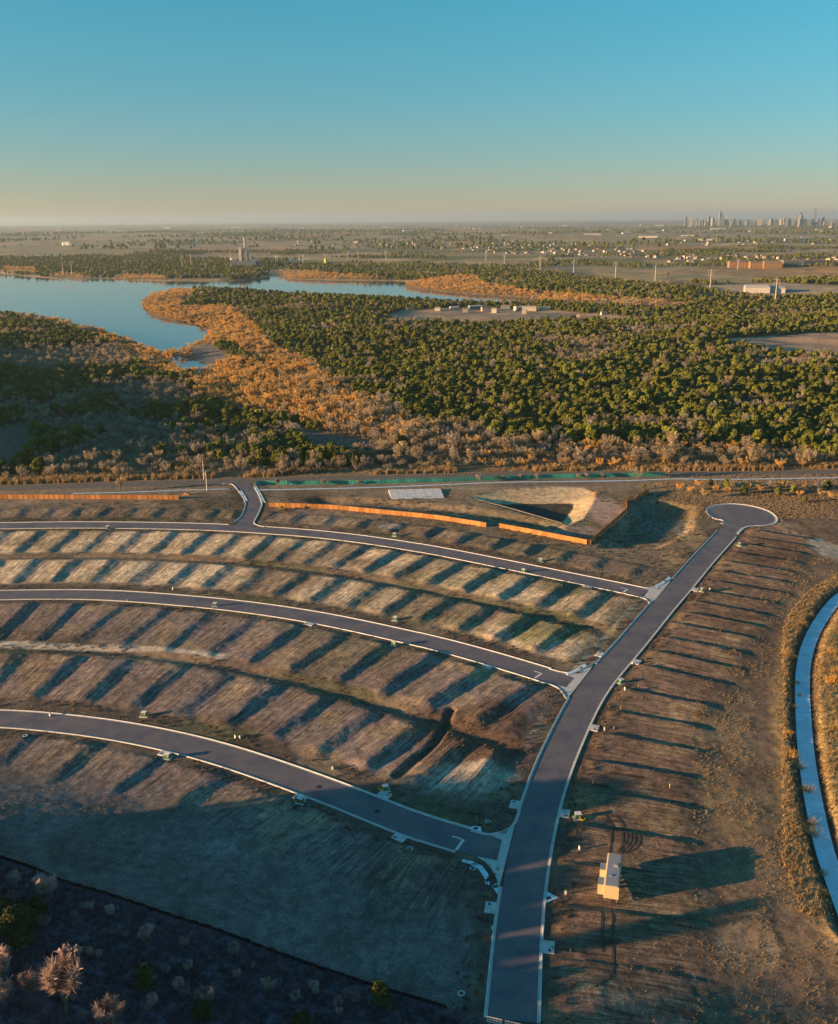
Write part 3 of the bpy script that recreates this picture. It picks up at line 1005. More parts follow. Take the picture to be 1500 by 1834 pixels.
# concrete valley gutters across the mouths
for px, par in (([(929, 1449), (918, 1477), (905, 1486), (890, 1491.5), (872, 1493.5), (898, 1505), (889, 1542), (853, 1534.5), (868, 1544), (880, 1558), (889, 1576), (892, 1592), (903, 1549), (919, 1484)], road_a),
                ([(1064, 1185), (1046, 1196.5), (1026, 1204.5), (1003, 1204), (1028, 1214), (1013, 1231), (985, 1226), (1001, 1235), (1013, 1252), (1022, 1243), (1055, 1201)], road_b),
                ([(1205, 1033), (1182, 1047), (1160, 1052), (1142, 1051), (1161, 1057), (1152, 1069), (1135, 1068), (1154, 1073.5), (1163, 1083), (1173, 1073), (1198, 1043)], road_c)):
    flat('valley_gutter', ats(px), 0.040, M_CONC, par, 0.2)
trail = S_(strip('concrete_trail', TRAIL, 3.6, -0.99, M_CONC, cols=3))
_n = int(TRAIL.s[-1] / 4.5)
for _k in range(_n):                                   # poured slabs with open joints
    strip('slab', TRAIL, 3.7, -0.94 + 0.006 * math.sin(_k * 12.9), M_PATH, TRAIL.s[-1] * _k / _n + 0.03, TRAIL.s[-1] * (_k + 1) / _n - 0.03, cols=2, parent=trail)
path = S_(strip('footpath', PATH, 1.5, 0.10, M_PATH, cols=2))
# second walk in front of the left fence
WALK = Line(ats([(130, 884), (240, 881.5), (330, 878), (412, 876)]), 3)
S_(strip('footpath', WALK, 1.3, 0.10, M_PATH, cols=2))
# painted stop lines and short centre lines at the three side streets
for line, s_stop, par in ((RA, RA.s_of(819, 1514), road_a), (RB, RB.s_of(961, 1210), road_b), (RC, RC.s_of(1117, 1058), road_c)):
    mb = MB()
    def bar(sa, sb, oa, ob):
        q = [line.point(sa, oa), line.point(sb, oa), line.point(sb, ob), line.point(sa, ob)]
        mb.add([(p[0], p[1], 0.028) for p in q], [(0, 3, 2, 1)[::-1]])
    bar(s_stop, s_stop + 0.6, 0.2, -3.6)
    bar(s_stop - 2.2, s_stop - 0.1, 0.35, -0.05)
    mb.build('stop_line', M_PAINT, par)
# ------------------------------------------------------------------ things on the site
ORD = ['first', 'second', 'third', 'fourth', 'fifth', 'sixth', 'seventh', 'eighth', 'ninth', 'tenth', 'eleventh', 'twelfth', 'thirteenth', 'fourteenth', 'fifteenth', 'sixteenth', 'seventeenth', 'eighteenth', 'nineteenth', 'twentieth',
       'twenty-first', 'twenty-second', 'twenty-third', 'twenty-fourth', 'twenty-fifth', 'twenty-sixth', 'twenty-seventh', 'twenty-eighth', 'twenty-ninth', 'thirtieth']
M_CEDAR = mat('cedar_boards', (0.46, 0.205, 0.062), 0.8, 0.28, 3.0, rnd=0.28, stretch=(6, 6, 0.7))
M_CEDAR2 = mat('cedar_posts', (0.36, 0.18, 0.07), 0.85, 0.2, 3.0)
M_GREEN = mat('green_mesh', (0.045, 0.26, 0.215), 0.7, 0.3, 0.8, rnd=0.3)
M_STEEL = mat('galvanised_steel', (0.42, 0.42, 0.41), 0.5, 0.1, 3.0, metal=0.6)
M_WHITE = mat('white_paint', (0.76, 0.74, 0.70), 0.5, 0.06, 2.0)
M_BLACK = mat('black_fabric', (0.012, 0.012, 0.014), 0.8, 0.3, 2.0)
M_RUBBER = mat('rubber', (0.02, 0.02, 0.02), 0.85, 0.2, 4.0)
M_CABINET = mat('green_cabinet', (0.06, 0.15, 0.075), 0.55, 0.1, 2.0)
M_YELLOW = mat('yellow_paint', (0.70, 0.48, 0.04), 0.5, 0.12, 2.0)
M_RED = mat('red_paint', (0.55, 0.05, 0.03), 0.5, 0.1, 2.0)
M_ORANGE = mat('orange_plastic', (0.75, 0.22, 0.03), 0.5, 0.1, 2.0)
M_GLASS = mat('dark_glass', (0.03, 0.035, 0.04), 0.1, 0.1, 1.0, spec=0.5)
M_IRON = mat('cast_iron', (0.07, 0.065, 0.06), 0.6, 0.2, 5.0, metal=0.3)
M_STAKE = mat('wood_stake', (0.55, 0.42, 0.24), 0.85, 0.2, 4.0)

def picket_panel(w=2.4, h=1.95):
    r = random.Random(5)
    mb = MB()
    n = 16
    for k in range(n):
        hh = h + r.uniform(-.03, .03)
        mb.box((-w / 2 + w * (k + .5) / n, r.uniform(-.008, .008), hh / 2 + .03), (w / n - .014, 0.022, hh))
    for z in (.35, 1.0, 1.6):
        mb.box((0, 0.045, z), (w, 0.05, 0.09))
    return mb.mesh('panel', M_CEDAR)
PANEL = picket_panel()
POST = MB().box((0, 0.0, 1.0), (0.16, 0.14, 2.34)).mesh('post', M_CEDAR2)
GPANEL = None

def run_fence(name, pts, panel, post, step, label, cat='fence', zlift=0.0, sink=0.0, group=None):
    line = Line(pts, step / 4)
    n = max(1, int(round(line.s[-1] / step)))
    L = line.s[-1] / n
    p0 = line.point(0)
    root = empty(name, (p0[0], p0[1], th1(*p0)))
    inv = Vector((p0[0], p0[1], th1(*p0)))
    for k in range(n):
        a, b = line.point(k * L), line.point((k + 1) * L)
        m = (a + b) / 2
        ang = math.atan2(b[1] - a[1], b[0] - a[0])
        o = link('panel', panel, root, Vector((m[0], m[1], th1(*m) + zlift)) - inv, ang)
        o.scale = (np.linalg.norm(b - a) / step, 1, 1)
        link('post', post, root, Vector((a[0], a[1], th1(*a) + zlift - sink)) - inv, ang)
    a = line.point(line.s[-1])
    link('post', post, root, Vector((a[0], a[1], th1(*a) + zlift - sink)) - inv, ang)
    return tag(root, label, cat, group)

def poly_line(pxs):
    """world polyline with straight runs between pixel corners"""
    w = ats(pxs)
    out = [w[0]]
    for a, b in zip(w[:-1], w[1:]):
        n = max(1, int(np.linalg.norm(b - a) / 1.2))
        out += [a + (b - a) * (k + 1) / n for k in range(n)]
    return np.array(out)
run_fence('cedar_fence', poly_line([(-60, 893), (100, 893.5), (200, 894), (320, 894.5)]), PANEL, POST, 2.4, 'long orange wooden fence behind the top row of lots, left of the entry road')
run_fence('cedar_fence', poly_line([(482, 908), (589, 911.5), (622, 914.5), (748, 926.5), (800, 933), (869, 944.5)]), PANEL, POST, 2.4, 'orange wooden fence running right from the entry road to the gap')
run_fence('cedar_fence', poly_line([(893, 945.5), (960, 958), (1055, 976.5), (1121, 918), (1121, 897)]), PANEL, POST, 2.4, 'orange wooden fence past the gap that turns back at its corner by the dark lot', sink=0.3)
run_fence('cedar_fence', poly_line([(1137, 896), (1160, 882)]), PANEL, POST, 2.4, 'short piece of wooden fence beside the far end of the basin')
gp = MB()
for k in range(8):
    a, b = -1.5 + 3.0 * k / 8, -1.5 + 3.0 * (k + 1) / 8
    ya, yb = 0.03 * math.sin(k * 1.9), 0.03 * math.sin((k + 1) * 1.9)
    gp.add([(a, ya, .04), (b, yb, .04), (b, yb, 2.1), (a, ya, 2.1), (a, ya + .01, .04), (b, yb + .01, .04), (b, yb + .01, 2.1), (a, ya + .01, 2.1)], [(0, 1, 2, 3), (5, 4, 7, 6), (3, 2, 6, 7)])
GPANEL = gp.mesh('panel', M_GREEN)
GPOST = MB().tube((0, 0.05, -.3), (0, 0.05, 2.0), 0.04, n=6).mesh('post', M_STEEL)
run_fence('screen_fence', resample(ats([(459, 871), (470, 868.5), (560, 868.5), (680, 866.5), (800, 863), (900, 859.5), (990, 857), (1080, 855), (1190, 853)]), 3), GPANEL, GPOST, 3.0, 'long green mesh screen fence along the collector road')
# black silt fence across the foot of the lots
sp_ = MB()
for k in range(6):
    a, b = -1.25 + 2.5 * k / 6, -1.25 + 2.5 * (k + 1) / 6
    ya, yb = 0.05 * math.sin(k * 2.1), 0.05 * math.sin((k + 1) * 2.1)
    sp_.add([(a, ya, -.1), (b, yb, -.1), (b, yb, .72), (a, ya, .72), (a, ya + .012, -.1), (b, yb + .012, -.1), (b, yb + .012, .72), (a, ya + .012, .72)], [(0, 1, 2, 3), (5, 4, 7, 6), (3, 2, 6, 7)])
SPANEL = sp_.mesh('panel', M_BLACK)
SPOST = MB().box((0, 0.04, 0.3), (0.05, 0.05, 1.1)).mesh('post', M_STAKE)
def gpts(pxs):
    return np.array([ground_at(*p)[:2] for p in pxs])
run_fence('silt_fence', resample(gpts([(-60, 1520), (0, 1537), (60, 1557), (120, 1583), (200, 1606), (300, 1640), (400, 1672), (500, 1710), (620, 1752), (750, 1792), (800, 1808)]), 2), SPANEL, SPOST, 2.5, 'black silt fence between the graded lots and the dark scrub')

# travel trailer
def trailer():
    f0, b0 = at(1094, 1591, 3.45), at(1100.5, 1532, 3.45)
    ax = (b0 - f0)
    Lr = float(np.linalg.norm(ax))
    ang = math.atan2(ax[1], ax[0])
    base = Vector((f0[0], f0[1], th1(*(f0 + ax / 2))))
    W, H0, H1 = 2.75, 0.75, 3.45
    root = empty('travel_trailer', base, ang)
    tag(root, 'cream travel trailer with slide outs parked on the bare lot', 'trailer')
    skin = mat('trailer_skin', (0.50, 0.40, 0.23), 0.45, 0.06, 1.2)
    roofm = mat('trailer_roof', (0.29, 0.30, 0.34), 0.75, 0.12, 0.8)
    mb = MB()
    # body section: rounded shoulders, swept along x
    sec = [(-W / 2, H0), (-W / 2, H1 - .22), (-W / 2 + .08, H1 - .07), (-W / 2 + .25, H1), (W / 2 - .25, H1), (W / 2 - .08, H1 - .07), (W / 2, H1 - .22), (W / 2, H0)]
    n = len(sec)
    xs = [0.0, 0.12, Lr - .12, Lr]
    ins = [0.06, 0, 0, 0.06]
    vs = [(x, p[0] * (1 - i_ / W), H0 + (p[1] - H0) * (1 - i_ / 4)) for x, i_ in zip(xs, ins) for p in sec]
    fs = [(i * n + j, i * n + (j + 1) % n, (i + 1) * n + (j + 1) % n, (i + 1) * n + j) for i in range(3) for j in range(n)]
    fs += [tuple(range(n)), tuple(reversed(range(3 * n, 4 * n)))]
    mb.add(vs, fs)
    body = mb.build('body', skin, root)
    roof = MB().box((Lr / 2, 0, H1 + .012), (Lr - .25, W - .5, 0.05)).build('roof', roofm, root)
    MB().box((Lr * .62, -.45, H1 + .18), (0.9, 0.75, 0.28), taper=.85).build('air_conditioner', roofm, roof)
    MB().box((Lr * .3, .4, H1 + .10), (0.4, 0.4, 0.13)).build('roof_vent', roofm, roof)
    for x0, ln, d in ((Lr * .06, 2.1, 1.15), (Lr * .50, 2.0, 1.1)):
        s = MB().box((x0 + ln / 2, W / 2 + d / 2 - .01, 1.95), (ln, d, 2.1)).build('slide_out', skin, root)
        MB().box((x0 + ln / 2, W / 2 + d + .005, 2.2), (ln * .6, 0.03, 0.7)).build('window', M_GLASS, s)
        MB().box((x0 + ln / 2, W / 2 + d / 2, 3.03), (ln + .06, d + .06, 0.06)).build('topper', roofm, s)
    # front wall window, door, side windows
    w = MB().box((0.045, -.15, 2.35), (0.06, 1.15, 0.75)).build('front_window', M_GLASS, root)
    MB().box((0.03, .18, 2.35), (0.07, 0.45, 0.8)).build('shutter', M_STAKE, w)
    d_ = MB().box((Lr * .42, W / 2 + .01, 1.75), (0.7, 0.04, 1.9)).build('door', M_WHITE, root)
    MB().box((Lr * .42 + .25, W / 2 + .04, 1.75), (0.06, 0.05, 0.14)).build('handle', M_IRON, d_)
    for x in (Lr * .25, Lr * .6, Lr * .82):
        MB().box((x, -W / 2 - .005, 2.3), (1.0, 0.03, 0.65)).build('window', M_GLASS, root)
    MB().box((Lr / 2, 0, 0.66), (Lr - .3, 1.7, 0.16)).build('chassis', M_IRON, root)
    for y in (-1, 1):
        for x in (Lr * .46, Lr * .58):
            wh = MB().tube((x, y * 1.18 - .12, .36), (x, y * 1.18 + .12, .36), .36, n=16).build('wheel', M_RUBBER, root)
            MB().tube((x, y * 1.18 - .13, .36), (x, y * 1.18 + .13, .36), .19, n=10).build('rim', M_STEEL, wh)
        MB().tube((Lr * .04, y * 1.05, -.05), (Lr * .04, y * 1.05, .62), .07, n=8).build('jack', M_STEEL, root)
        MB().tube((Lr * .95, y * 1.05, -.05), (Lr * .95, y * 1.05, .62), .07, n=8).build('jack', M_STEEL, root)
    hm = MB()
    hm.tube((0.1, .8, .6), (-.7, 0, .55), .06).tube((0.1, -.8, .6), (-.7, 0, .55), .06).tube((-.62, 0, -.05), (-.62, 0, .75), .05)
    hm.build('hitch', M_IRON, root)
    return root
trailer()

# wheel ruts behind the trailer
M_RUT = mat('rut_mud', (0.075, 0.055, 0.042), 0.95, 0.3, 2.0)
def rut(pxs, w=0.16):
    p = resample(gpts(pxs), 0.5)
    t = np.gradient(p, axis=0); t /= np.linalg.norm(t, axis=1)[:, None]
    n = np.column_stack([-t[:, 1], t[:, 0]])
    vs = []
    for off, dz in ((-w / 2 - .12, .05), (-w / 2, .06), (0, .02), (w / 2, .06), (w / 2 + .12, .05)):
        q = p + n * off
        z = th(q[:, 0], q[:, 1]) + dz
        vs.append(np.column_stack([q, z]))
    k = len(p)
    V = np.vstack(vs)
    fs = [(j * k + i, j * k + i + 1, (j + 1) * k + i + 1, (j + 1) * k + i)[::-1] for j in range(4) for i in range(k - 1)]
    return S_(MB().add(V, fs).build('wheel_rut', M_RUT))
for q in ([(1094, 1486), (1094, 1505), (1091, 1528)], [(1114, 1482), (1114, 1505), (1111, 1530)], [(1122, 1492), (1122, 1505), (1113, 1518), (1105, 1526)], [(1129, 1493), (1129, 1506), (1121, 1519), (1113, 1526)],
          [(1137, 1494), (1136, 1508), (1129, 1519), (1119, 1527)], [(1145, 1497), (1145, 1508), (1139, 1519), (1127, 1527)], [(1101, 1462), (1112, 1472), (1120, 1488)], [(1084, 1460), (1096, 1478), (1102, 1490)],
          [(1077, 1632), (1077, 1660), (1078, 1706)], [(1095, 1632), (1096, 1665), (1097, 1735), (1090, 1752), (1066, 1768)]):
    rut(q)

# equipment cabinets by the kerbs: pad, box, lid
def cabinet():
    r = empty('transformer_cabinet', (0, 0, 0))
    MB().box((0, 0, .06), (2.0, 1.7, 0.16)).build('pad', M_CONC, r)
    b = MB().box((0, .1, .62), (1.25, 0.95, 0.96), taper=.97).build('box', M_CABINET, r)
    MB().add([(-.66, -.42, 1.1), (.66, -.42, 1.1), (.66, .62, 1.22), (-.66, .62, 1.22), (-.66, -.42, 1.16), (.66, -.42, 1.16), (.66, .62, 1.28), (-.66, .62, 1.28)], [(3, 2, 1, 0), (4, 5, 6, 7), (0, 1, 5, 4), (1, 2, 6, 5), (2, 3, 7, 6), (3, 0, 4, 7)]).build('lid', M_WHITE, b)
    MB().box((.3, -.40, .7), (0.3, 0.02, 0.24)).build('warning_sticker', M_YELLOW, b)
    return r
def pedestal():
    r = empty('utility_pedestal', (0, 0, 0))
    MB().box((0, 0, .42), (0.34, 0.34, 0.9), taper=.92).build('housing', M_WHITE, r)
    MB().box((0, 0, .93), (0.38, 0.38, 0.14), taper=.7).build('cap', M_CABINET, r)
    return r
def spool():
    r = empty('yellow_conduit_roll', (0, 0, 0))
    mb = MB()
    for k in range(14):
        a, b = 6.283 * k / 14, 6.283 * (k + 1) / 14
        for z in (.12, .3):
            mb.tube((.55 * math.cos(a), .55 * math.sin(a), z), (.55 * math.cos(b), .55 * math.sin(b), z), .11, n=6)
    mb.build('coil', M_YELLOW, r)
    MB().box((0, 0, .26), (1.25, 0.12, 0.5)).build('strap', M_IRON, r)
    return r
CAB, PED, COIL = cabinet(), pedestal(), spool()
def put_copy(first, used, px, py, rz, label, cat, group, dx=0, dy=0):
    o = first if not used else copy_tree(first)
    p = ground_at(px, py)
    o.location = (p.x + dx, p.y + dy, th1(p.x + dx, p.y + dy))
    o.rotation_euler = (0, 0, rz)
    return tag(o, label, cat, group)
cabs = [(691, 1416, .2, 'green cabinet with a white lid above the nearest side street, beside a yellow coil'), (538, 1438, -.4, 'green cabinet below the nearest side street, left of the main road'), (1034, 1466, .1, 'green cabinet right of the main road, up from the trailer'),
        (1112, 1224, .6, 'green cabinet right of the main road opposite the middle side street'), (1257, 1059, .8, 'green cabinet right of the main road opposite the far side street'), (300, 1358, -.3, 'green cabinet below the nearest side street, towards the left edge'),
        (258, 1283, -.1, 'green cabinet above the nearest side street by the lot corner'), (385, 1086, .0, 'cabinet below the middle side street near its left part'), (706, 1156, -.4, 'cabinet below the middle side street, half way along'), (708, 1111, -.3, 'cabinet above the middle side street, half way along'),
        (936, 1025, -.4, 'cabinet below the far side street near its junction'), (967, 1006, -.4, 'cabinet above the far side street near its junction'), (707, 960, -.2, 'cabinet above the far side street under the wooden fence'), (193, 947, .0, 'cabinet below the far side street, left of the entry road'),
        (1324, 977, .9, 'cabinet right of the main road below the cul de sac')]
for i, (px, py, rz, lb) in enumerate(cabs):
    put_copy(CAB, i > 0, px, py, rz, lb, 'cabinet', 'equipment cabinets along the kerbs')
for i, (px, py, lb) in enumerate([(683, 1413, 'yellow coil of conduit beside the green cabinet above the nearest street'), (1042, 1468, 'yellow coil of conduit beside the green cabinet by the main road'), (532, 1434, 'yellow coil of conduit beside the cabinet below the nearest street')]):
    put_copy(COIL, i > 0, px, py, .4 * i, lb, 'conduit', 'conduit coils')
peds = [(1012, 1602, 'white pedestal by the main road at the trailer'), (988, 1705, 'white pedestal right of the main road at the bottom'), (1037, 1522, 'white pedestal on the lot above the trailer'), (1118, 1236, 'white pedestal beside the cabinet opposite the middle street'), (1131, 1190, 'white pedestal right of the bend in the main road'),
        (1270, 1057, 'white pedestal opposite the far side street'), (1082, 1308, 'white pedestal by the slab on the main road bend'), (880, 1665, 'white pedestal left of the main road near the bottom'), (422, 1322, 'white pedestal above the nearest street by its bend'), (430, 1323, 'white pedestal beside another above the nearest street'),
        (596, 1378, 'white pedestal above the nearest street, between two shaded lots'), (228, 1077, 'white pedestal below the middle street near the left edge'), (192, 947.5, 'white pedestal below the far street beside a cabinet'), (310, 1056, 'white pedestal above the middle street'), (90, 1283, 'white pedestal above the nearest street at the left edge')]
for i, (px, py, lb) in enumerate(peds):
    put_copy(PED, i > 0, px, py, .3 * i, lb, 'pedestal', 'utility pedestals along the kerbs')

# inlet slabs set against the kerbs
def inlet(line, side, s, label, w=2.9, d=2.0):
    a = line.heading(s) + (0 if side > 0 else math.pi)
    p = line.point(s, side * (ROAD_W / 2 + d / 2 - .05))
    r = empty('storm_inlet', (p[0], p[1], 0.0), a)
    MB().box((0, 0, .02), (w, d, 0.36)).build('slab', M_CONC, r)
    lid = MB().tube((w * .28, .25, .19), (w * .28, .25, .215), .30, n=14).build('lid', M_IRON, r)
    MB().box((0, -d / 2 - .01, .10), (w * .8, 0.03, 0.10)).build('throat', M_IRON, r)
    return tag(r, label, 'inlet', 'storm inlets along the kerbs')
for line, sd, px, lb in ((RA, -1, (300, 1347), 'pale inlet slab below the nearest street, at its left bend'), (RA, -1, (546, 1423), 'pale inlet slab below the nearest street beside a cabinet'), (RA, -1, (721, 1496), 'pale inlet slab below the nearest street close to the junction'), (RA, 1, (686, 1427), 'pale inlet slab above the nearest street under a green cabinet'),
                         (MAIN, -1, (1004, 1457), 'pale inlet slab right of the main road above the trailer'), (MAIN, 1, (921, 1442), 'pale inlet slab left of the main road above the nearest junction'), (MAIN, 1, (879, 1627), 'pale inlet slab left of the main road below the nearest junction'), (MAIN, -1, (974, 1697), 'pale inlet slab right of the main road at the bottom'),
                         (MAIN, -1, (1060, 1304), 'pale inlet slab right of the main road on the bend'), (MAIN, -1, (1138, 1186), 'pale inlet slab right of the main road above the middle junction'), (MAIN, 1, (1071, 1172), 'pale inlet slab left of the main road just above the middle junction'), (RB, -1, (876, 1192), 'pale inlet slab below the middle street near its junction'),
                         (RB, -1, (556, 1117), 'pale inlet slab below the middle street, half way along'), (MAIN, -1, (1242, 1056), 'pale inlet slab right of the main road opposite the far junction'), (RC, -1, (1055, 1049), 'pale inlet slab below the far street near its junction')):
    inlet(line, sd, line.s_of(*px), lb)

# corner ramps with tactile pads
def ramp(pxs, pad, label):
    p = ats(pxs)
    c = p.mean(0)
    r = empty('corner_ramp', (c[0], c[1], 0))
    flat('slab', p - c, 0.14, M_PATH, r, 0.3)
    q = at(*pad) - c
    MB().box((q[0], q[1], .148), (0.9, 0.8, 0.012), .3).build('tactile_pad', M_IRON, r)
    return tag(r, label, 'ramp', 'concrete corner ramps')
ramp([(836, 1484), (848, 1480.5), (860, 1482), (861, 1490), (848, 1488)], (851, 1485), 'small concrete ramp at the upper corner of the nearest junction')
ramp([(826, 1540), (845, 1543.5), (862, 1552), (873, 1566), (876, 1586), (868, 1585), (866, 1572), (856, 1558), (842, 1549), (826, 1544)], (872, 1578), 'curved concrete walk at the lower corner of the nearest junction')
ramp([(880, 1588), (888, 1583), (892, 1592), (889, 1602)], (886, 1589), 'small concrete ramp left of the main road below the nearest junction')
ramp([(978, 1598), (990, 1604), (1002, 1610), (990, 1612), (977, 1618)], (981, 1610), 'pointed concrete ramp right of the main road by the trailer')
ramp([(1012, 1207), (1030, 1199), (1046, 1189), (1050, 1193), (1034, 1203), (1016, 1210)], (1040, 1197), 'curved concrete walk at the upper corner of the middle junction')
ramp([(1172, 1049), (1184, 1043), (1197, 1033), (1200, 1036), (1188, 1046), (1175, 1052)], (1190, 1041), 'curved concrete walk at the upper corner of the far junction')
ramp([(429, 880), (434, 887), (440, 897), (444, 897), (438, 886), (433, 879)], (436, 888), 'narrow concrete walk left of the entry road')
ramp([(456, 872), (462, 883), (469, 897), (476, 900), (468, 884), (460, 871)], (466, 890), 'narrow concrete walk right of the entry road')

# manholes: ring and cover
def manhole(px, py, label, r=0.75, onroad=False):
    p = ground_at(px, py)
    z = (0.03 if onroad else p.z + 0.02)
    e = empty('manhole', (p.x, p.y, z))
    mb = MB()
    n = 20
    vs, fs = [], []
    for k in range(n):
        a = 6.283 * k / n
        for rr, zz in ((r, -.15), (r, .10 if not onroad else .012), (r * .62, .10 if not onroad else .012), (r * .62, -.05)):
            vs.append((rr * math.cos(a), rr * math.sin(a), zz))
    for k in range(n):
        for j in range(3):
            b, c = k * 4 + j, ((k + 1) % n) * 4 + j
            fs.append((b, c, c + 1, b + 1))
    mb.add(vs, fs).build('ring', M_CONC if not onroad else M_RUBBER, e)
    MB().tube((0, 0, -.02), (0, 0, .05 if not onroad else .008), r * .6, n=20).build('cover', M_IRON, e)
    return tag(e, label, 'manhole', 'manholes')
for px, py, lb, rd in ((873, 1472, 'pale manhole ring above the nearest junction', 0), (845, 1556, 'pale manhole ring below the nearest junction', 0), (45, 1318, 'pale manhole ring below the nearest street at the left edge', 0), (735, 1520, 'pale manhole ring below the nearest street, near an inlet slab', 0),
                       (825, 1780, 'pale manhole ring left of the main road at the bottom', 0), (572, 1410, 'dark manhole cover in the nearest street', 1), (676, 1454, 'dark manhole cover in the nearest street towards the junction', 1)):
    manhole(px, py, lb, 0.62, bool(rd))

# barricades across the bottom end of the main road
def barricade(p, ang, L, label):
    e = empty('barricade', (p[0], p[1], 0.03), ang)
    for k, z in enumerate((.55, 1.0, 1.45)):
        rail = MB().box((0, 0, z), (L, 0.05, 0.22)).build('rail', M_WHITE, e)
        sm = MB()
        for j in range(int(L / .5)):
            x = -L / 2 + .2 + j * .5
            sm.add([(x, -.027, z - .10), (x + .13, -.027, z - .10), (x + .30, -.027, z + .10), (x + .17, -.027, z + .10)], [(0, 1, 2, 3)])
        sm.build('stripe', M_RED, rail)
    for x in (-L * .36, L * .36):
        MB().box((x, 0.06, .8), (0.07, 0.06, 1.6)).build('post', M_STEEL, e)
        MB().box((x, 0.06, .04), (0.08, 1.3, 0.08)).build('foot', M_STEEL, e)
    return tag(e, label, 'barricade', 'barricades at the road end')
q0, q1 = at(869, 1829, .6), at(966, 1851, .6)
ang = math.atan2(q1[1] - q0[1], q1[0] - q0[0])
for f, lb in ((.16, 'white barricade at the left of the road end'), (.50, 'white barricade in the middle of the road end'), (.84, 'white barricade at the right of the road end')):
    barricade(q0 + (q1 - q0) * f, ang, 2.55, lb)

# lamp posts
def lamp(px, py, h, label, arm):
    p = ground_at(px, py)
    e = empty('lamp_post', p)
    MB().tube((0, 0, -.1), (0, 0, .5), .32, .32, 10).build('base', M_CONC, e)
    MB().tube((0, 0, .4), (0, 0, h), .17, .10, 10).build('pole', M_WHITE, e)
    a = MB().tube((0, 0, h - .15), (arm, 0, h + .25), .06, .05, 8).build('arm', M_WHITE, e)
    MB().box((arm, 0, h + .24), (0.8, 0.32, 0.14), taper=.7).build('lamp_head', M_STEEL, a)
    return tag(e, label, 'lamp post', 'white lamp posts by the entry')
lamp(371, 879, 9.5, 'nearer white lamp post on the verge left of the entry road', 0.9)
lamp(365.5, 858, 9.0, 'farther white lamp post across the collector road from the entry', -0.9)

# stakes and flags
STAKE = MB().box((0, 0, .4), (0.09, 0.05, 1.1)).box((0, 0, .98), (0.22, 0.03, 0.16), m=1)
for i, (px, py, m_, lb) in enumerate(((844, 1554, M_YELLOW, 'yellow survey stake left of the nearest junction'), (852, 1470, M_YELLOW, 'yellow survey stake above the nearest junction'), (1020, 1707, M_RED, 'red survey stake right of the main road at the bottom'), (1142, 1231, M_RED, 'red survey stake beside the cabinet opposite the middle street'),
                                      (1110, 1272, M_YELLOW, 'yellow survey stake at the lot corner on the bend'), (1098, 1308, M_RED, 'red survey stake at the lot corner below the bend'), (1198, 1412, M_YELLOW, 'yellow flag out on the right lots'), (1060, 1404, M_RED, 'red survey stake at the head of a right lot'), (1263, 1459, M_WHITE, 'white survey stake at the back of a right lot'),
                                      (600, 1362, M_ORANGE, 'orange survey stake above the nearest street'), (435, 1322, M_RED, 'red survey stake above the nearest street by two pedestals'), (1175, 1192, M_YELLOW, 'yellow survey stake right of the main road, up the bend'))):
    o = STAKE.build('survey_stake', [M_STAKE, m_], loc=ground_at(px, py), rz=.4 * i)
    tag(o, lb, 'stake', 'survey stakes')

# compact loader by the fence
def loader():
    p = ground_at(505, 914)
    e = empty('compact_loader', p, 0.15)
    tag(e, 'small yellow loader parked against the wooden fence near the entry road', 'loader')
    MB().box((0, 0, .85), (2.0, 1.2, 0.75), taper=.92).build('body', M_YELLOW, e)
    c = MB().box((.1, 0, 1.65), (1.0, 1.05, 0.95), taper=.85).build('cab', M_IRON, e)
    MB().box((.1, 0, 2.15), (1.05, 1.1, 0.07)).build('roof', M_YELLOW, c)
    MB().box((.6, 0, 1.65), (0.03, 0.8, 0.6)).build('windscreen', M_GLASS, c)
    for x in (-.6, .6):
        for y in (-.7, .7):
            w = MB().tube((x, y - .14, .4), (x, y + .14, .4), .4, n=14).build('wheel', M_RUBBER, e)
            MB().tube((x, y - .15, .4), (x, y + .15, .4), .2, n=10).build('rim', M_YELLOW, w)
    for y in (-.62, .62):
        MB().tube((-.7, y, 1.5), (1.3, y, .75), .08).build('lift_arm', M_YELLOW, e)
    MB().add([(1.2, -.85, .1), (2.0, -.85, .1), (1.35, -.85, .85), (1.2, .85, .1), (2.0, .85, .1), (1.35, .85, .85)], [(0, 1, 2), (5, 4, 3), (0, 3, 4, 1), (0, 2, 5, 3)]).build('bucket', M_IRON, e)
loader()

# concrete spillway apron and low walls round the basin
M_APRON = mat('apron_concrete', (0.62, 0.64, 0.66), 0.8, 0.12, 0.25)
ap = ats([(696, 879.5), (788, 877.5), (795, 892), (702, 894)])
e = empty('spillway_apron', (*ap.mean(0), 0.0))
tag(e, 'pale concrete spillway apron between the footpath and the wooden fence', 'spillway')
c_ = ap.mean(0)
for k in range(6):
    a0, a1 = k / 6, (k + 1) / 6
    q = [ap[0] + (ap[1] - ap[0]) * a0, ap[0] + (ap[1] - ap[0]) * (a1 - .006), ap[3] + (ap[2] - ap[3]) * (a1 - .006), ap[3] + (ap[2] - ap[3]) * a0]
    zt = [.75, .75, .14, .14]
    vs = [(q[i][0] - c_[0], q[i][1] - c_[1], zt[i]) for i in range(4)] + [(q[i][0] - c_[0], q[i][1] - c_[1], -.6) for i in range(4)]
    MB().add(vs, [(3, 2, 1, 0), (0, 1, 5, 4), (1, 2, 6, 5), (2, 3, 7, 6), (3, 0, 4, 7)]).build('slab', M_APRON, e)
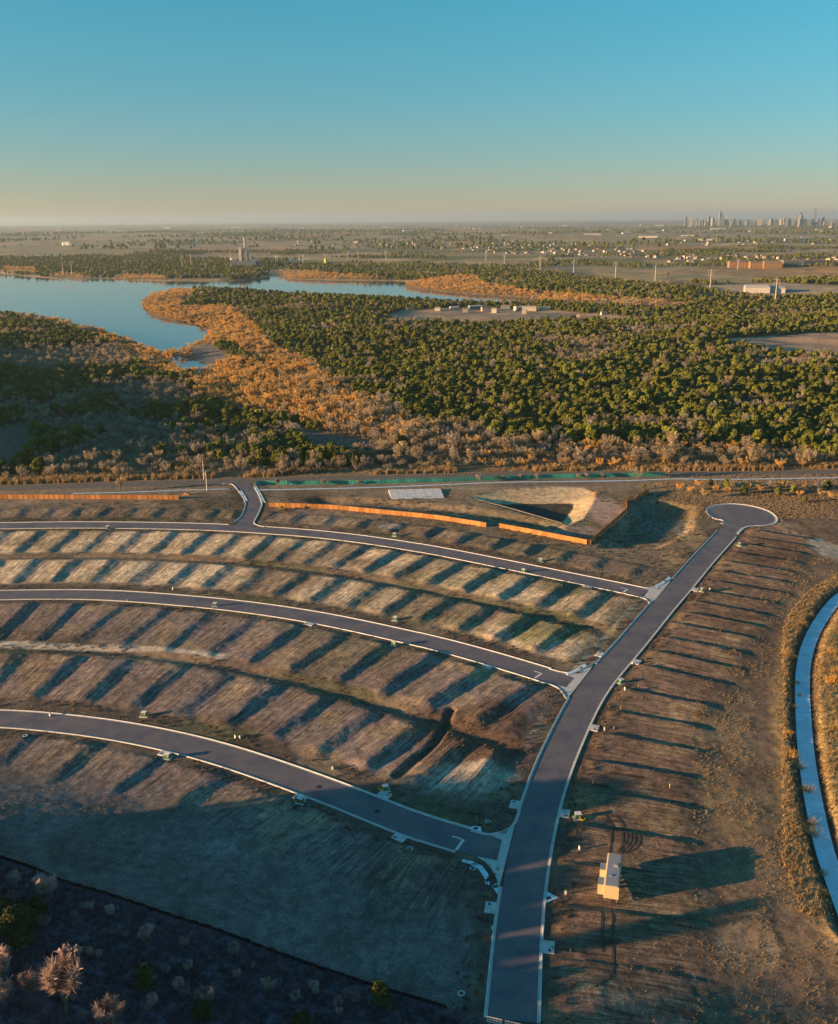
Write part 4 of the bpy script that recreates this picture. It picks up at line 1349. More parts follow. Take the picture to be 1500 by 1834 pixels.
def low_wall(name, pxs, h, w, m, label):
    p = resample(ats(pxs), 1.5)
    t = np.gradient(p, axis=0); t /= np.linalg.norm(t, axis=1)[:, None]
    n = np.column_stack([-t[:, 1], t[:, 0]]) * w / 2
    k = len(p)
    zb = np.minimum(th(p[:, 0] + n[:, 0], p[:, 1] + n[:, 1]), th(p[:, 0] - n[:, 0], p[:, 1] - n[:, 1]))
    V = np.vstack([np.column_stack([p + n, zb - .6]), np.column_stack([p + n, np.full(k, h)]), np.column_stack([p - n, np.full(k, h)]), np.column_stack([p - n, zb - .6])])
    fs = [(j * k + i, (j + 1) * k + i, (j + 1) * k + i + 1, j * k + i + 1) for j in range(3) for i in range(k - 1)] + [(0, k, 2 * k, 3 * k), (k - 1, 4 * k - 1, 3 * k - 1, 2 * k - 1)]
    o = MB().add(V, fs).build(name, m)
    return tag(o, label, 'wall')
low_wall('basin_wall', [(848, 893), (918, 911.5), (1006, 937)], 0.14, 0.35, M_OLD, 'low concrete wall along the near edge of the dark basin')
# mound of earth left of the entry road
def mound(px, py, r, h, label, col):
    p = ground_at(px, py)
    rr = np.random.RandomState(int(px))
    n, m = 16, 6
    vs, fs = [], []
    for j in range(m):
        f = j / (m - 1)
        for k in range(n):
            a = 6.283 * k / n
            q = r * (1 - f) * (1 + .2 * rr.randn() * .6)
            vs.append((q * math.cos(a) * 1.5, q * math.sin(a), -.2 + (h + .2) * (1 - (1 - f) ** 2) + .08 * rr.randn()))
    fs = [(j * n + k, j * n + (k + 1) % n, (j + 1) * n + (k + 1) % n, (j + 1) * n + k) for j in range(m - 1) for k in range(n)]
    return tag(MB().add(vs, fs).build('earth_mound', mat('mound_earth', col, .95, .3, 1.0), loc=p), label, 'mound')
mound(336, 886, 1.6, 1.0, 'small orange earth mound at the end of the left wooden fence', (0.42, 0.21, 0.09))
mound(1068, 883, 1.4, 0.8, 'small reddish earth mound by the end of the basin', (0.36, 0.17, 0.09))
# ------------------------------------------------------------------ far things
M_WALLS = mat('pale_walls', (0.44, 0.39, 0.32), 0.9, 0.1, 0.05, rnd=0.22)
M_ROOFS = mat('brown_roofs', (0.20, 0.155, 0.125), 0.9, 0.1, 0.05, rnd=0.35)
M_METAL = mat('pale_metal_roof', (0.44, 0.42, 0.39), 0.6, 0.1, 0.05, rnd=0.15)
M_BRICK = mat('tan_brick', (0.27, 0.165, 0.085), 0.9, 0.1, 0.1)
M_TOWER = [mat('tower_' + n, c, 0.45, 0.08, 0.02, spec=0.4) for n, c in (('grey', (0.16, 0.165, 0.175)), ('blue', (0.11, 0.14, 0.17)), ('tan', (0.30, 0.24, 0.17)), ('pale', (0.22, 0.215, 0.21)))]
def house_mesh(name, w, d, h, rh, hip, mats):
    mb = MB()
    mb.box((0, 0, h / 2 - .5), (w, d, h + 1))
    o = 0.5
    rx = w / 2 - (d / 2 if hip else -o)
    mb.add([(-w / 2 - o, -d / 2 - o, h), (w / 2 + o, -d / 2 - o, h), (w / 2 + o, d / 2 + o, h), (-w / 2 - o, d / 2 + o, h), (-rx, 0, h + rh), (rx, 0, h + rh)], [(0, 1, 5, 4), (2, 3, 4, 5), (1, 2, 5), (3, 0, 4), (3, 2, 1, 0)], 1)
    mb.box((w * .2, -d / 2 - 1.5, h * .42), (w * .4, 3.2, h * .84))
    mb.add([(w * .2 - w * .22, -d / 2 - 3.3, h * .84), (w * .2 + w * .22, -d / 2 - 3.3, h * .84), (w * .2 + w * .22, -d / 2 + .5, h * .84), (w * .2 - w * .22, -d / 2 + .5, h * .84), (w * .2, -d / 2 - 3.3, h * .84 + rh * .5), (w * .2, -d / 2 + .5, h * .84 + rh * .5)], [(0, 1, 4), (1, 2, 5, 4), (3, 0, 4, 5)], 1)
    return mb.mesh(name, mats)
HOUSES = [house_mesh('house', 15, 11, 3.2, 3.0, True, [M_WALLS, M_ROOFS]), house_mesh('house', 12, 11, 5.8, 2.8, False, [M_WALLS, M_ROOFS]), house_mesh('house', 17, 12, 3.4, 3.4, False, [M_WALLS, M_ROOFS])]
hr = np.random.RandomState(31)
def far_ground(px, py):
    q = at(px, py, -4)
    z = th1(q[0], q[1])
    q = at(px, py, z)
    return q[0], q[1], th1(q[0], q[1])
def houses(n, poly, label, group):
    xs, ys = [p[0] for p in poly], [p[1] for p in poly]
    k = 0
    while k < n:
        px, py = hr.uniform(min(xs), max(xs)), hr.uniform(min(ys), max(ys))
        if not inside(poly, np.array([px]), np.array([py]))[0]:
            continue
        x, y, z = far_ground(px, py)
        o = link('house', HOUSES[hr.randint(3)], None, (x, y, z - .2), R(20 + 90 * hr.randint(4) + hr.uniform(-6, 6)))
        s = hr.uniform(.9, 1.25)
        o.scale = (s, s, s)
        part = ['left end', 'left part', 'middle', 'right part', 'right end'][min(4, int(5 * (px - min(xs)) / (max(xs) - min(xs))))]
        row_ = 'front' if py > (min(ys) + max(ys)) / 2 else 'back'
        tag(o, '%s, %s %s' % (label, part, row_), 'house', group + ', %s, %s' % (part, row_))
        k += 1
houses(120, [(835, 441), (900, 433), (1000, 434), (1110, 443), (1200, 451), (1190, 463), (1050, 459), (920, 456), (850, 453)], 'small pale house in the far suburb', 'houses of the far suburb')
houses(46, [(1195, 462), (1330, 459), (1505, 457), (1505, 468), (1330, 467), (1200, 469)], 'small pale house behind the brown apartment blocks', 'houses behind the apartment blocks')
houses(34, [(560, 430), (840, 428), (850, 446), (560, 444)], 'small pale house scattered beyond the tan field', 'houses beyond the tan field')
houses(22, [(300, 430), (420, 426), (560, 428), (560, 440), (300, 440)], 'small pale house beyond the power plant', 'houses beyond the power plant')
houses(18, [(1180, 428), (1500, 424), (1500, 440), (1180, 440)], 'small pale house below the far skyline', 'houses below the skyline')
houses(12, [(0, 430), (300, 428), (300, 440), (0, 444)], 'small pale house beyond the lake at the left', 'houses beyond the lake')
def shed_mesh(w, d, h, m):
    mb = MB()
    mb.box((0, 0, h / 2 - 1), (w, d, h + 2))
    mb.add([(-w / 2 - .4, -d / 2 - .4, h), (w / 2 + .4, -d / 2 - .4, h), (w / 2 + .4, d / 2 + .4, h), (-w / 2 - .4, d / 2 + .4, h), (-w / 2 - .4, 0, h + d * .09), (w / 2 + .4, 0, h + d * .09)], [(0, 1, 5, 4), (2, 3, 4, 5), (1, 2, 5), (3, 0, 4)], 1)
    return mb.mesh('shed', m)
BIG = [shed_mesh(90, 45, 9, [M_METAL, M_METAL]), shed_mesh(140, 50, 10, [M_WALLS, M_METAL]), shed_mesh(60, 40, 12, [M_WALLS, M_METAL])]
big = [(20, 411), (105, 413), (240, 410), (300, 408), (350, 414), (480, 411), (540, 408), (610, 415), (640, 434), (690, 436), (735, 413), (770, 420), (800, 417), (845, 410), (860, 416), (905, 421), (940, 407), (985, 419), (1010, 404), (1060, 421), (1090, 412), (1120, 418), (1160, 424), (1190, 413), (1230, 424), (1265, 427), (1345, 415),
       (1395, 428), (1420, 427), (1440, 428), (1465, 412), (1480, 415), (1492, 408), (1150, 402), (1180, 404), (820, 404), (690, 406), (420, 406), (160, 405), (60, 408), (1285, 410), (1405, 405), (1050, 408)]
for i, (px, py) in enumerate(big):
    x, y, z = far_ground(px, py)
    o = link('warehouse', BIG[i % 3], None, (x, y, z), R(hr.uniform(-20, 20)))
    s = hr.uniform(.5, 1.0) * (1.5 if py < 412 else 1.0)
    o.scale = (s, s, min(s, 1.0))
    pl = ['above the left lake', 'left of the power plant', 'beyond the power plant', 'beyond the tan field', 'beyond the suburb', 'left of the skyline', 'below the skyline', 'under the right towers'][min(7, int(px / 188))]
    tag(o, 'long pale flat building on the far plain, ' + pl + (', near the horizon' if py < 411 else ''), 'building', 'long pale buildings ' + pl + (' at the horizon' if py < 411 else ''))

def box_thing(name, px, py, w, d, h, m, label, cat, rz=0.0, roof=None, rh=0.0, wins=0):
    x, y, z = far_ground(px, py)
    e = empty(name, (x, y, z), rz)
    MB().box((0, 0, h / 2 - 1), (w, d, h + 2)).build('wall', m, e)
    if roof:
        mb = MB()
        mb.add([(-w / 2 - .5, -d / 2 - .5, h), (w / 2 + .5, -d / 2 - .5, h), (w / 2 + .5, d / 2 + .5, h), (-w / 2 - .5, d / 2 + .5, h), (-w / 2 + w * .04, 0, h + rh), (w / 2 - w * .04, 0, h + rh)], [(0, 1, 5, 4), (2, 3, 4, 5), (1, 2, 5), (3, 0, 4), (3, 2, 1, 0)])
        mb.build('roof', roof, e)
    for k in range(wins):
        nx = max(1, wins)
        for lv in range(int(h // 3.4)):
            MB().box((-w / 2 + w * (k + .5) / nx, -d / 2 - .02, 1.9 + lv * 3.4), (w / nx * .45, 0.12, 1.5)).build('window', M_GLASS, e)
    return tag(e, label, cat)
# brown apartment blocks
box_thing('apartment_block', 1319, 479, 44, 34, 14, M_BRICK, 'brown apartment block at the left end of the far group', 'building', R(-8), M_ROOFS, 4, 7)
box_thing('apartment_block', 1355, 480, 40, 34, 14, M_BRICK, 'brown apartment block second from the left in the far group', 'building', R(-8), M_ROOFS, 4, 6)
box_thing('apartment_block', 1381, 480, 44, 34, 14, M_BRICK, 'brown apartment block in the middle of the far group', 'building', R(-8), M_ROOFS, 4, 7)
box_thing('apartment_block', 1415, 477, 52, 30, 13, M_TOWER[0], 'grey apartment block right of the brown blocks', 'building', R(6), M_ROOFS, 4, 8)
box_thing('apartment_block', 1452, 476, 60, 30, 12, M_TOWER[1], 'blue grey apartment block at the right end of the far group', 'building', R(6), M_ROOFS, 3, 8)
# barn and the ranch buildings in the clearing
box_thing('barn', 1354, 521, 40, 26, 8, M_METAL, 'pale metal barn on the far dirt yard at the right', 'barn', R(-12), M_METAL, 4)
box_thing('barn', 1386, 521, 32, 24, 7, M_METAL, 'lower pale metal barn joined to the far dirt yard', 'barn', R(-12), M_METAL, 3)
ranch = [(783, 556, 8, 6, 4, 'cream shed at the left end of the clearing'), (812, 554, 12, 7, 3.5, 'white trailer home behind the left of the clearing'), (832, 559, 7, 6, 5, 'tall cream shed left of the ranch house'), (850, 553, 20, 9, 3.6, 'long grey trailer home behind the clearing'), (871, 557, 16, 9, 4.5, 'cream ranch house with dark roof in the clearing'),
         (884, 560, 7, 6, 6, 'tall narrow cream shed in the clearing'), (905, 553, 14, 8, 4, 'blue grey shed behind the clearing'), (930, 556, 16, 9, 5, 'pale barn at the middle of the clearing'), (946, 556, 22, 9, 5, 'long pale barn in the clearing'), (938, 562, 6, 6, 5, 'small cream shed in front of the long barn'), (975, 555, 14, 7, 3.5, 'white trailer home right of the long barn'),
         (1080, 563, 8, 5, 3, 'small dark shed right of the clearing'), (1035, 568, 4, 4, 4, 'small white hut at the right of the clearing'), (1160, 566, 10, 6, 3.5, 'pale hut among the trees right of the clearing'), (735, 554, 12, 7, 3.5, 'pale hut at the left end behind the clearing')]
for px, py, w, d, h, lb in ranch:
    box_thing('ranch_building', px, py, w, d, h, M_WALLS if 'grey' not in lb else M_TOWER[1], lb, 'building', R(hr.uniform(-25, 25)), M_METAL if 'barn' in lb or 'trailer' in lb else M_ROOFS, 1.6)

# power line poles
M_POLE = mat('pole_steel', (0.45, 0.42, 0.38), 0.6, 0.08, 0.2)
def pylon(px, py, h, label, arms=3, w=5.0, group='power line poles'):
    x, y, z = far_ground(px, py)
    e = empty('power_pole', (x, y, z), R(hr.uniform(-15, 15)))
    MB().tube((0, 0, -1), (0, 0, h), 0.95, 0.5, 8).build('pole', M_POLE, e)
    for k in range(arms):
        zz = h - 1.5 - k * h * .085
        a = MB().tube((-w * (1 - .1 * k), 0, zz + .6), (0, 0, zz), .16, .28, 6).tube((w * (1 - .1 * k), 0, zz + .6), (0, 0, zz), .16, .28, 6).build('crossarm', M_POLE, e)
        MB().tube((-w * (1 - .1 * k), 0, zz + .5), (-w * (1 - .1 * k), 0, zz - 1.4), .15, n=5).tube((w * (1 - .1 * k), 0, zz + .5), (w * (1 - .1 * k), 0, zz - 1.4), .15, n=5).build('insulator', M_WHITE, a)
    return tag(e, label, 'power pole', group)
pyl = [(1387, 543, 36, 'nearest tall pole of the power line, by the dirt yard at the right'), (1270, 524, 38, 'tall power pole left of the metal barn'), (1172, 505, 36, 'power pole beside the small pond, third from the right'), (1101, 498, 34, 'power pole on the yellow field, fourth from the right'), (1026, 493, 33, 'power pole at the wood edge, fifth from the right'),
       (966, 482, 31, 'power pole beyond the middle of the wood, sixth from the right'), (902, 477, 29, 'power pole above the golden spit, seventh from the right'), (869, 468, 30, 'power pole beyond the tan field'), (692, 465, 30, 'power pole on the tan field'), (114, 494, 34, 'left of the two power poles on the far lake shore'), (129.5, 494, 35, 'right of the two power poles on the far lake shore'),
       (327, 478, 30, 'left of the two power poles in the wood across the lake'), (343, 478, 32, 'right of the two power poles in the wood across the lake'), (494, 472, 24, 'first power pole right of the plant'), (498, 472, 22, 'second power pole right of the plant'), (537, 470, 24, 'third power pole right of the plant'), (543, 470, 24, 'fourth power pole right of the plant'), (583, 468, 24, 'power pole beside the yellow tank'),
       (624, 463, 24, 'power pole left of the tan field middle'), (642, 462, 24, 'power pole over the tan field middle'), (1320, 483, 26, 'power pole in front of the brown blocks'), (1240, 470, 24, 'power pole left of the brown blocks')]
for px, py, h, lb in pyl:
    pylon(px, py, h, lb)

# power plant across the lake
px0 = far_ground(440, 478)
e = empty('power_plant', px0)
tag(e, 'power plant with a tall tan stack on the far lake shore', 'power plant')
pm = F_PX / (px0[1] * _cp + CAM_H * _sp)
def plant_part(name, m, dxp, wp, hp, d=25, z0=0.0, kind='box'):
    w, h, dx = wp / pm, hp / pm, dxp / pm
    if kind == 'box':
        return MB().box((dx, 0, h / 2 - 1 + z0), (w, d, h + 2)).build(name, m, e)
    return MB().tube((dx, 0, -1), (dx, 0, h), w / 2, w / 2 * .8, 12).build(name, m, e)
plant_part('stack', M_WALLS, 0.5, 3.2, 50, kind='tube')
plant_part('boiler_house', M_WALLS, -7, 5, 33)
plant_part('boiler_house', M_TOWER[3], 3.5, 4.5, 28, 30)
plant_part('turbine_hall', M_TOWER[1], -2, 46, 10, 40)
plant_part('annex', M_TOWER[0], 18, 16, 13, 26)
plant_part('annex', M_TOWER[0], -20, 12, 12, 26)
plant_part('tank', M_WHITE, -24, 5, 14, kind='tube')
plant_part('tank', M_WHITE, 17, 4, 15, kind='tube')
plant_part('light_mast', M_POLE, -26, 0.8, 30, kind='tube')
plant_part('light_mast', M_POLE, 23, 0.8, 27, kind='tube')
x, y, z = far_ground(584, 471)
e2 = empty('storage_tank', (x, y, z))
MB().tube((0, 0, -1), (0, 0, 12), 5, 5, 14).build('shell', M_YELLOW, e2)
MB().tube((0, 0, 12), (0, 0, 13.2), 5, 1.0, 14).build('roof', M_METAL, e2)
tag(e2, 'small yellow storage tank on the field right of the plant', 'tank')
x, y, z = far_ground(121, 437)
e2 = empty('cement_works', (x, y, z))
MB().box((0, 0, 9), (26, 18, 20)).build('silo_block', M_WHITE, e2)
MB().tube((-22, 0, 0), (-22, 0, 16), 7, 7, 12).build('silo', M_WHITE, e2)
MB().box((24, 0, 4), (30, 16, 10)).build('shed', M_METAL, e2)
tag(e2, 'cluster of white silos on the plain beyond the lake', 'silos')

# the far skyline
cx_, cy_ = at(1350, 405, -6)
def tower(x0, x1, ytop, m, top, label):
    D = 11800.0
    zc = D * _cp + CAM_H * _sp
    pmm = F_PX / zc
    u = ((x0 + x1) / 2 - CX) / F_PX
    X = u * zc
    # height from the pixel of its top
    v = -(ytop - CY) / F_PX
    b = u * _sr + v * _cr
    zt = CAM_H + D * (-_sp + b * _cp) / (_cp + b * _sp)
    w = (x1 - x0) / pmm
    base = -8.0
    h = zt - base
    e = empty('skyscraper', (X, D + hr.uniform(-400, 400), base), R(hr.uniform(-30, 30)))
    w *= 0.8
    mb = MB()
    if top == 'flat':
        mb.box((0, 0, h / 2), (w, w * .8, h))
    elif top == 'step':
        mb.box((0, 0, h * .42), (w, w * .9, h * .84)).box((0, 0, h * .92), (w * .6, w * .55, h * .165))
    elif top == 'point':
        mb.box((0, 0, h * .4), (w, w, h * .8)).box((0, 0, h * .9), (w * .9, w * .9, h * .2), taper=.1)
    elif top == 'slant':
        mb.add([(-w / 2, -w / 2, 0), (w / 2, -w / 2, 0), (w / 2, w / 2, 0), (-w / 2, w / 2, 0), (-w / 2, -w / 2, h * .93), (w / 2, -w / 2, h), (w / 2, w / 2, h), (-w / 2, w / 2, h * .93)], [(0, 3, 2, 1), (4, 5, 6, 7), (0, 1, 5, 4), (1, 2, 6, 5), (2, 3, 7, 6), (3, 0, 4, 7)])
    elif top == 'spire':
        mb.box((0, 0, h * .3), (w * 1.6, w * 1.6, h * .6)).tube((0, 0, h * .6), (0, 0, h), w * .35, w * .12, 6)
    mb.build('shaft', m, e)
    MB().box((0, 0, 6), (w * 1.35, w * 1.2, 14)).build('podium', M_TOWER[3], e)
    return tag(e, label, 'skyscraper', 'towers of the far skyline')
TW = [(1225, 1229, 388, 0, 'flat'), (1229, 1234, 388, 3, 'step'), (1246, 1250, 392, 3, 'flat'), (1251, 1257, 390, 1, 'step'), (1261, 1265, 393, 0, 'flat'), (1267, 1272, 389, 3, 'slant'), (1273, 1278, 388, 0, 'flat'), (1282, 1289, 384, 1, 'step'), (1290, 1293, 390, 3, 'flat'), (1294, 1299, 386, 3, 'flat'), (1304, 1310, 377, 0, 'step'), (1311, 1314, 391, 1, 'flat'),
      (1328, 1336, 393, 1, 'slant'), (1343, 1353, 392, 2, 'flat'), (1355, 1360, 393, 0, 'step'), (1362, 1369, 391, 0, 'slant'), (1369, 1376, 392, 1, 'point'), (1384, 1387, 379, 3, 'spire'), (1393, 1400, 390, 1, 'step'), (1404, 1411, 392, 2, 'flat'), (1416, 1422, 381, 1, 'point'), (1423, 1428, 391, 1, 'flat'), (1429, 1440, 391, 2, 'step'), (1433, 1438, 380, 0, 'point'),
      (1450, 1455, 379, 1, 'slant'), (1461, 1466, 387, 0, 'slant'), (1466, 1471, 371, 0, 'step'), (1473, 1480, 390, 1, 'flat'), (1484, 1489, 386, 0, 'step'), (1492, 1498, 385, 1, 'flat')]
_fr = np.random.RandomState(5)
for _x in (1238, 1242, 1259, 1264, 1280, 1300, 1316, 1321, 1325, 1339, 1349, 1366, 1380, 1389, 1397, 1412, 1426, 1444, 1447, 1458, 1470, 1477, 1487, 1496):
    TW.append((_x - 2.5, _x + 2.5, _fr.uniform(392, 398), int(_fr.randint(4)), ['flat', 'step', 'flat', 'slant'][_fr.randint(4)]))
TW.sort()
def ordinal(n):
    return '%d%s' % (n, 'th' if 10 <= n % 100 <= 20 else {1: 'st', 2: 'nd', 3: 'rd'}.get(n % 10, 'th'))
for i, (a, b, t, m, k) in enumerate(TW):
    tower(a, b, t, M_TOWER[m], k, '%s %s tower, %s from the left in the far skyline' % ({'flat': 'flat topped', 'step': 'stepped', 'point': 'pointed', 'slant': 'slant topped', 'spire': 'slender spired'}[k], ['grey', 'bluish', 'tan', 'pale'][m], ordinal(i + 1)))
# ------------------------------------------------------------------ vegetation
rng = np.random.RandomState(11)
def foliage_mat(name, col, col2, rnd, rough=0.85, trans=0.35, other=None):
    m = mat(name, col, rough, col2=col2, scale=0.9, rnd=rnd, spec=0.1)
    nt = m.node_tree
    b = nt.nodes['Principled BSDF']
    if other:                                   # some plants of another tint
        lk = b.inputs['Base Color'].links[0]
        src = lk.from_socket
        oi = nt.nodes.new('ShaderNodeObjectInfo')
        wnz = nt.nodes.new('ShaderNodeTexWhiteNoise')
        wnz.noise_dimensions = '1D'
        nt.links.new(oi.outputs['Random'], wnz.inputs['W'])
        pw = nt.nodes.new('ShaderNodeMath'); pw.operation = 'POWER'; pw.inputs[1].default_value = 1.6
        nt.links.new(wnz.outputs['Value'], pw.inputs[0])
        mo = nt.nodes.new('ShaderNodeMix'); mo.data_type = 'RGBA'
        mo.inputs['B'].default_value = (*other, 1)
        nt.links.new(pw.outputs[0], mo.inputs['Factor'])
        nt.links.new(src, mo.inputs['A'])
        nt.links.new(mo.outputs['Result'], b.inputs['Base Color'])
    t = nt.nodes.new('ShaderNodeBsdfTranslucent')
    mx = nt.nodes.new('ShaderNodeMixShader')
    mx.inputs[0].default_value = trans
    nt.links.new(b.inputs['Base Color'].links[0].from_socket, t.inputs['Color'])
    nt.links.new(b.outputs[0], mx.inputs[1])
    nt.links.new(t.outputs[0], mx.inputs[2])
    nt.links.new(mx.outputs[0], nt.nodes['Material Output'].inputs['Surface'])
    return m
M_JUN = foliage_mat('juniper_foliage', (0.25, 0.25, 0.040), (0.095, 0.118, 0.024), 0.45, trans=0.2, other=(0.15, 0.165, 0.04))
M_BARK = mat('bark', (0.17, 0.13, 0.10), 0.95, 0.3, 2.0)
M_TWIG = foliage_mat('bare_twigs', (0.50, 0.39, 0.23), (0.33, 0.255, 0.16), 0.35, other=(0.36, 0.33, 0.29))
M_GOLDT = foliage_mat('golden_twigs', (0.82, 0.50, 0.14), (0.60, 0.33, 0.09), 0.3, other=(0.60, 0.45, 0.22))
M_STRAW = foliage_mat('dry_straw', (0.56, 0.40, 0.20), (0.36, 0.25, 0.13), 0.30)
M_WEED = foliage_mat('dry_weeds', (0.24, 0.18, 0.125), (0.14, 0.11, 0.08), 0.35)
M_SCRUB = foliage_mat('scrub_weeds', (0.24, 0.185, 0.22), (0.14, 0.105, 0.13), 0.35)

def mesh_from(name, v, f, mats, mi=None):
    me = bpy.data.meshes.new(name)
    me.from_pydata([tuple(q) for q in v], [], [tuple(int(i) for i in q) for q in f])
    for m in mats:
        me.materials.append(m)
    if mi is not None:
        me.polygons.foreach_set('material_index', mi)
    me.update()
    return me

def juniper_crown(r, h, w, n_clump, n_leaf, leaf):
    """clumps of small sprays spread through an uneven crown"""
    V, F = [], []
    for c in range(n_clump):
        t = r.rand() ** 0.8
        zz = h * (0.16 + 0.78 * t)
        rad = w * math.sqrt(max(0.05, 1.0 - (0.92 * t) ** 2.2)) * (0.40 + 0.6 * r.rand())
        a = r.rand() * 6.283
        cc = np.array([math.cos(a) * rad * 0.62, math.sin(a) * rad * 0.62, zz])
        cr = w * (0.34 + 0.22 * r.rand()) * (1 - 0.35 * t)
        d = r.randn(n_leaf, 3)
        d /= np.linalg.norm(d, axis=1)[:, None]
        d[:, 2] = np.abs(d[:, 2]) * 1.1 - 0.25
        p = cc + d * cr * (0.55 + 0.5 * r.rand(n_leaf, 1)) * np.array([1, 1, 0.85])
        nrm = d * 0.9 + r.randn(n_leaf, 3) * 0.45
        nrm /= np.linalg.norm(nrm, axis=1)[:, None]
        up = np.tile([0.0, 0, 1], (n_leaf, 1)) + r.randn(n_leaf, 3) * 0.4
        u = np.cross(up, nrm); u /= np.linalg.norm(u, axis=1)[:, None] + 1e-9
        v = np.cross(nrm, u)
        s = leaf * (0.6 + 0.8 * r.rand(n_leaf, 1))
        b = len(V)
        q = np.stack([p - u * s * .5 - v * s * .5, p + u * s * .5 - v * s * .35, p + u * s * .25 + v * s * .75, p - u * s * .4 + v * s * .55], 1).reshape(-1, 3)
        b = sum(len(k) for k in V)
        V.append(q)
        F.append(np.arange(len(q)).reshape(-1, 4) + b)
    return np.vstack(V), np.vstack(F)

def tube_pts(a, b, r0, r1, n=4):
    m = MB().tube(a, b, r0, r1, n, cap=False)
    return np.array(m.v), m.f

def bare_tree(r, h, w, n_main, n_twig, twig_w, upright=0.6):
    """forked trunk and limbs, then a haze of fine twigs"""
    tv, tf = [], []
    def limb(a, b, r0, r1, n=5):
        v, f = tube_pts(a, b, r0, r1, n)
        k = len(tv)
        tv.extend(v.tolist())
        tf.extend([tuple(k + i for i in q) for q in f])
    tips = []
    base = np.zeros(3)
    fork = np.array([r.randn() * 0.1, r.randn() * 0.1, h * 0.14])
    limb(base - [0, 0, .2], fork, 0.035 * h * 0.8, 0.028 * h * 0.8, 6)
    for k in range(n_main):
        a = 6.283 * (k + r.rand() * .7) / n_main
        spread = w * (0.35 + 0.4 * r.rand())
        e = fork + np.array([math.cos(a) * spread, math.sin(a) * spread, h * (0.3 + 0.22 * r.rand())])
        mid = (fork + e) / 2 + np.array([r.randn() * .15, r.randn() * .15, h * .05])
        limb(fork, mid, 0.016 * h, 0.012 * h, 5)
        limb(mid, e, 0.012 * h, 0.007 * h, 4)
        for j in range(4):
            a2 = a + r.randn() * 1.0
            e2 = e + np.array([math.cos(a2) * w * .30 * r.rand(), math.sin(a2) * w * .30 * r.rand(), h * (0.10 + 0.26 * r.rand())])
            limb(e, e2, 0.007 * h, 0.003 * h, 3)
            tips += [(e, e2), (mid, e)]
    cv, cf = [], []
    for k in range(n_twig):
        a, b = tips[r.randint(len(tips))]
        o = a + (b - a) * r.rand()
        d = r.randn(3)
        d[2] = abs(d[2]) * upright + 0.25
        d /= np.linalg.norm(d)
        L = h * (0.10 + 0.15 * r.rand())
        e = o + d * L
        if e[2] > h: e[2] = h - 0.1 * r.rand() * h
        s = np.cross(d, r.randn(3)); s /= np.linalg.norm(s)
        i = len(cv)
        m1 = o + d * L * .5 + s * twig_w * .8 + r.randn(3) * .04
        cv += [o - s * twig_w * .5, o + s * twig_w * .5, m1, e]
        cf += [(i, i + 1, i + 2), (i, i + 2, i + 3)]
    return np.array(tv), tf, np.array(cv), cf

def tuft(r, n, h, spread, bw):
    v, f = [], []
    for k in range(n):
        a = r.rand() * 6.283
        o = np.array([r.randn() * spread * .35, r.randn() * spread * .35, -0.05])
        d = np.array([math.cos(a) * spread * r.rand(), math.sin(a) * spread * r.rand(), h * (0.5 + 0.6 * r.rand())])
        s = np.array([-math.sin(a), math.cos(a), 0]) * bw
        i = len(v)
        v += [o - s, o + s, o + d]
        f += [(i, i + 1, i + 2)]
    return np.array(v), f

JUN, BARE, GOLD, FINE = [], [], [], []          # (trunk mesh, crown mesh, joined mesh)
for k in range(6):
    r = np.random.RandomState(100 + k)
    h, w = 5.0 * (0.85 + .35 * r.rand()), 3.0 * (0.85 + .4 * r.rand())
    cv, cf = juniper_crown(r, h, w, 17, 62, 0.66)
    tmb = MB().tube((0, 0, -.3), (0.08, 0.05, h * .55), 0.17, 0.07, 6)
    for j in range(4):
        a = j * 1.6 + r.rand()
        tmb.tube((0.03, 0.02, h * (.12 + .08 * j)), (math.cos(a) * w * .55, math.sin(a) * w * .55, h * (.3 + .12 * j)), 0.07, 0.03, 5)
    tm = tmb.mesh('trunk', M_BARK)
    cm = mesh_from('crown', cv, cf, [M_JUN])
    nt_ = len(tmb.v)
    jm = mesh_from('juniper', np.vstack([np.array(tmb.v), cv]), list(tmb.f) + [tuple(q + nt_) for q in cf], [M_BARK, M_JUN], [0] * len(tmb.f) + [1] * len(cf))
    JUN.append((tm, cm, jm))
def bare_set(out, seed, n, h0, w0, nt, tw, M, mb=M_BARK, up=0.6):
    for k in range(n):
        r = np.random.RandomState(seed + k)
        h, w = h0 * (0.8 + .4 * r.rand()), w0 * (0.8 + .4 * r.rand())
        tv, tf, cv, cf = bare_tree(r, h, w, 5 + r.randint(3), nt, tw, up)
        tm = mesh_from('trunk', tv, tf, [mb])
        cm = mesh_from('crown', cv, cf, [M])
        jm = mesh_from('bare_tree', np.vstack([tv, cv]), list(tf) + [tuple(i + len(tv) for i in q) for q in cf], [mb, M], [0] * len(tf) + [1] * len(cf))
        out.append((tm, cm, jm))
bare_set(BARE, 200, 6, 5.6, 2.8, 620, 0.085, M_TWIG)
bare_set(GOLD, 300, 5, 4.6, 2.7, 640, 0.10, M_GOLDT)
M_GREYT = foliage_mat('grey_twigs', (0.56, 0.42, 0.37), (0.38, 0.28, 0.25), 0.3)
bare_set(FINE, 400, 4, 4.6, 2.0, 2600, 0.018, M_GREYT, up=1.0)
NEARJUN = []
M_JUND = foliage_mat('shaded_juniper_foliage', (0.095, 0.100, 0.028), (0.042, 0.052, 0.018), 0.3, trans=0.15)  # juniper foliage again, shade put into a darker colour
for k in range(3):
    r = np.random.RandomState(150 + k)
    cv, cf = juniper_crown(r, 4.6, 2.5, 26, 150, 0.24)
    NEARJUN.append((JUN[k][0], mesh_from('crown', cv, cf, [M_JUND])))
GRASS, REED, WEED, SCRUB = [], [], [], []
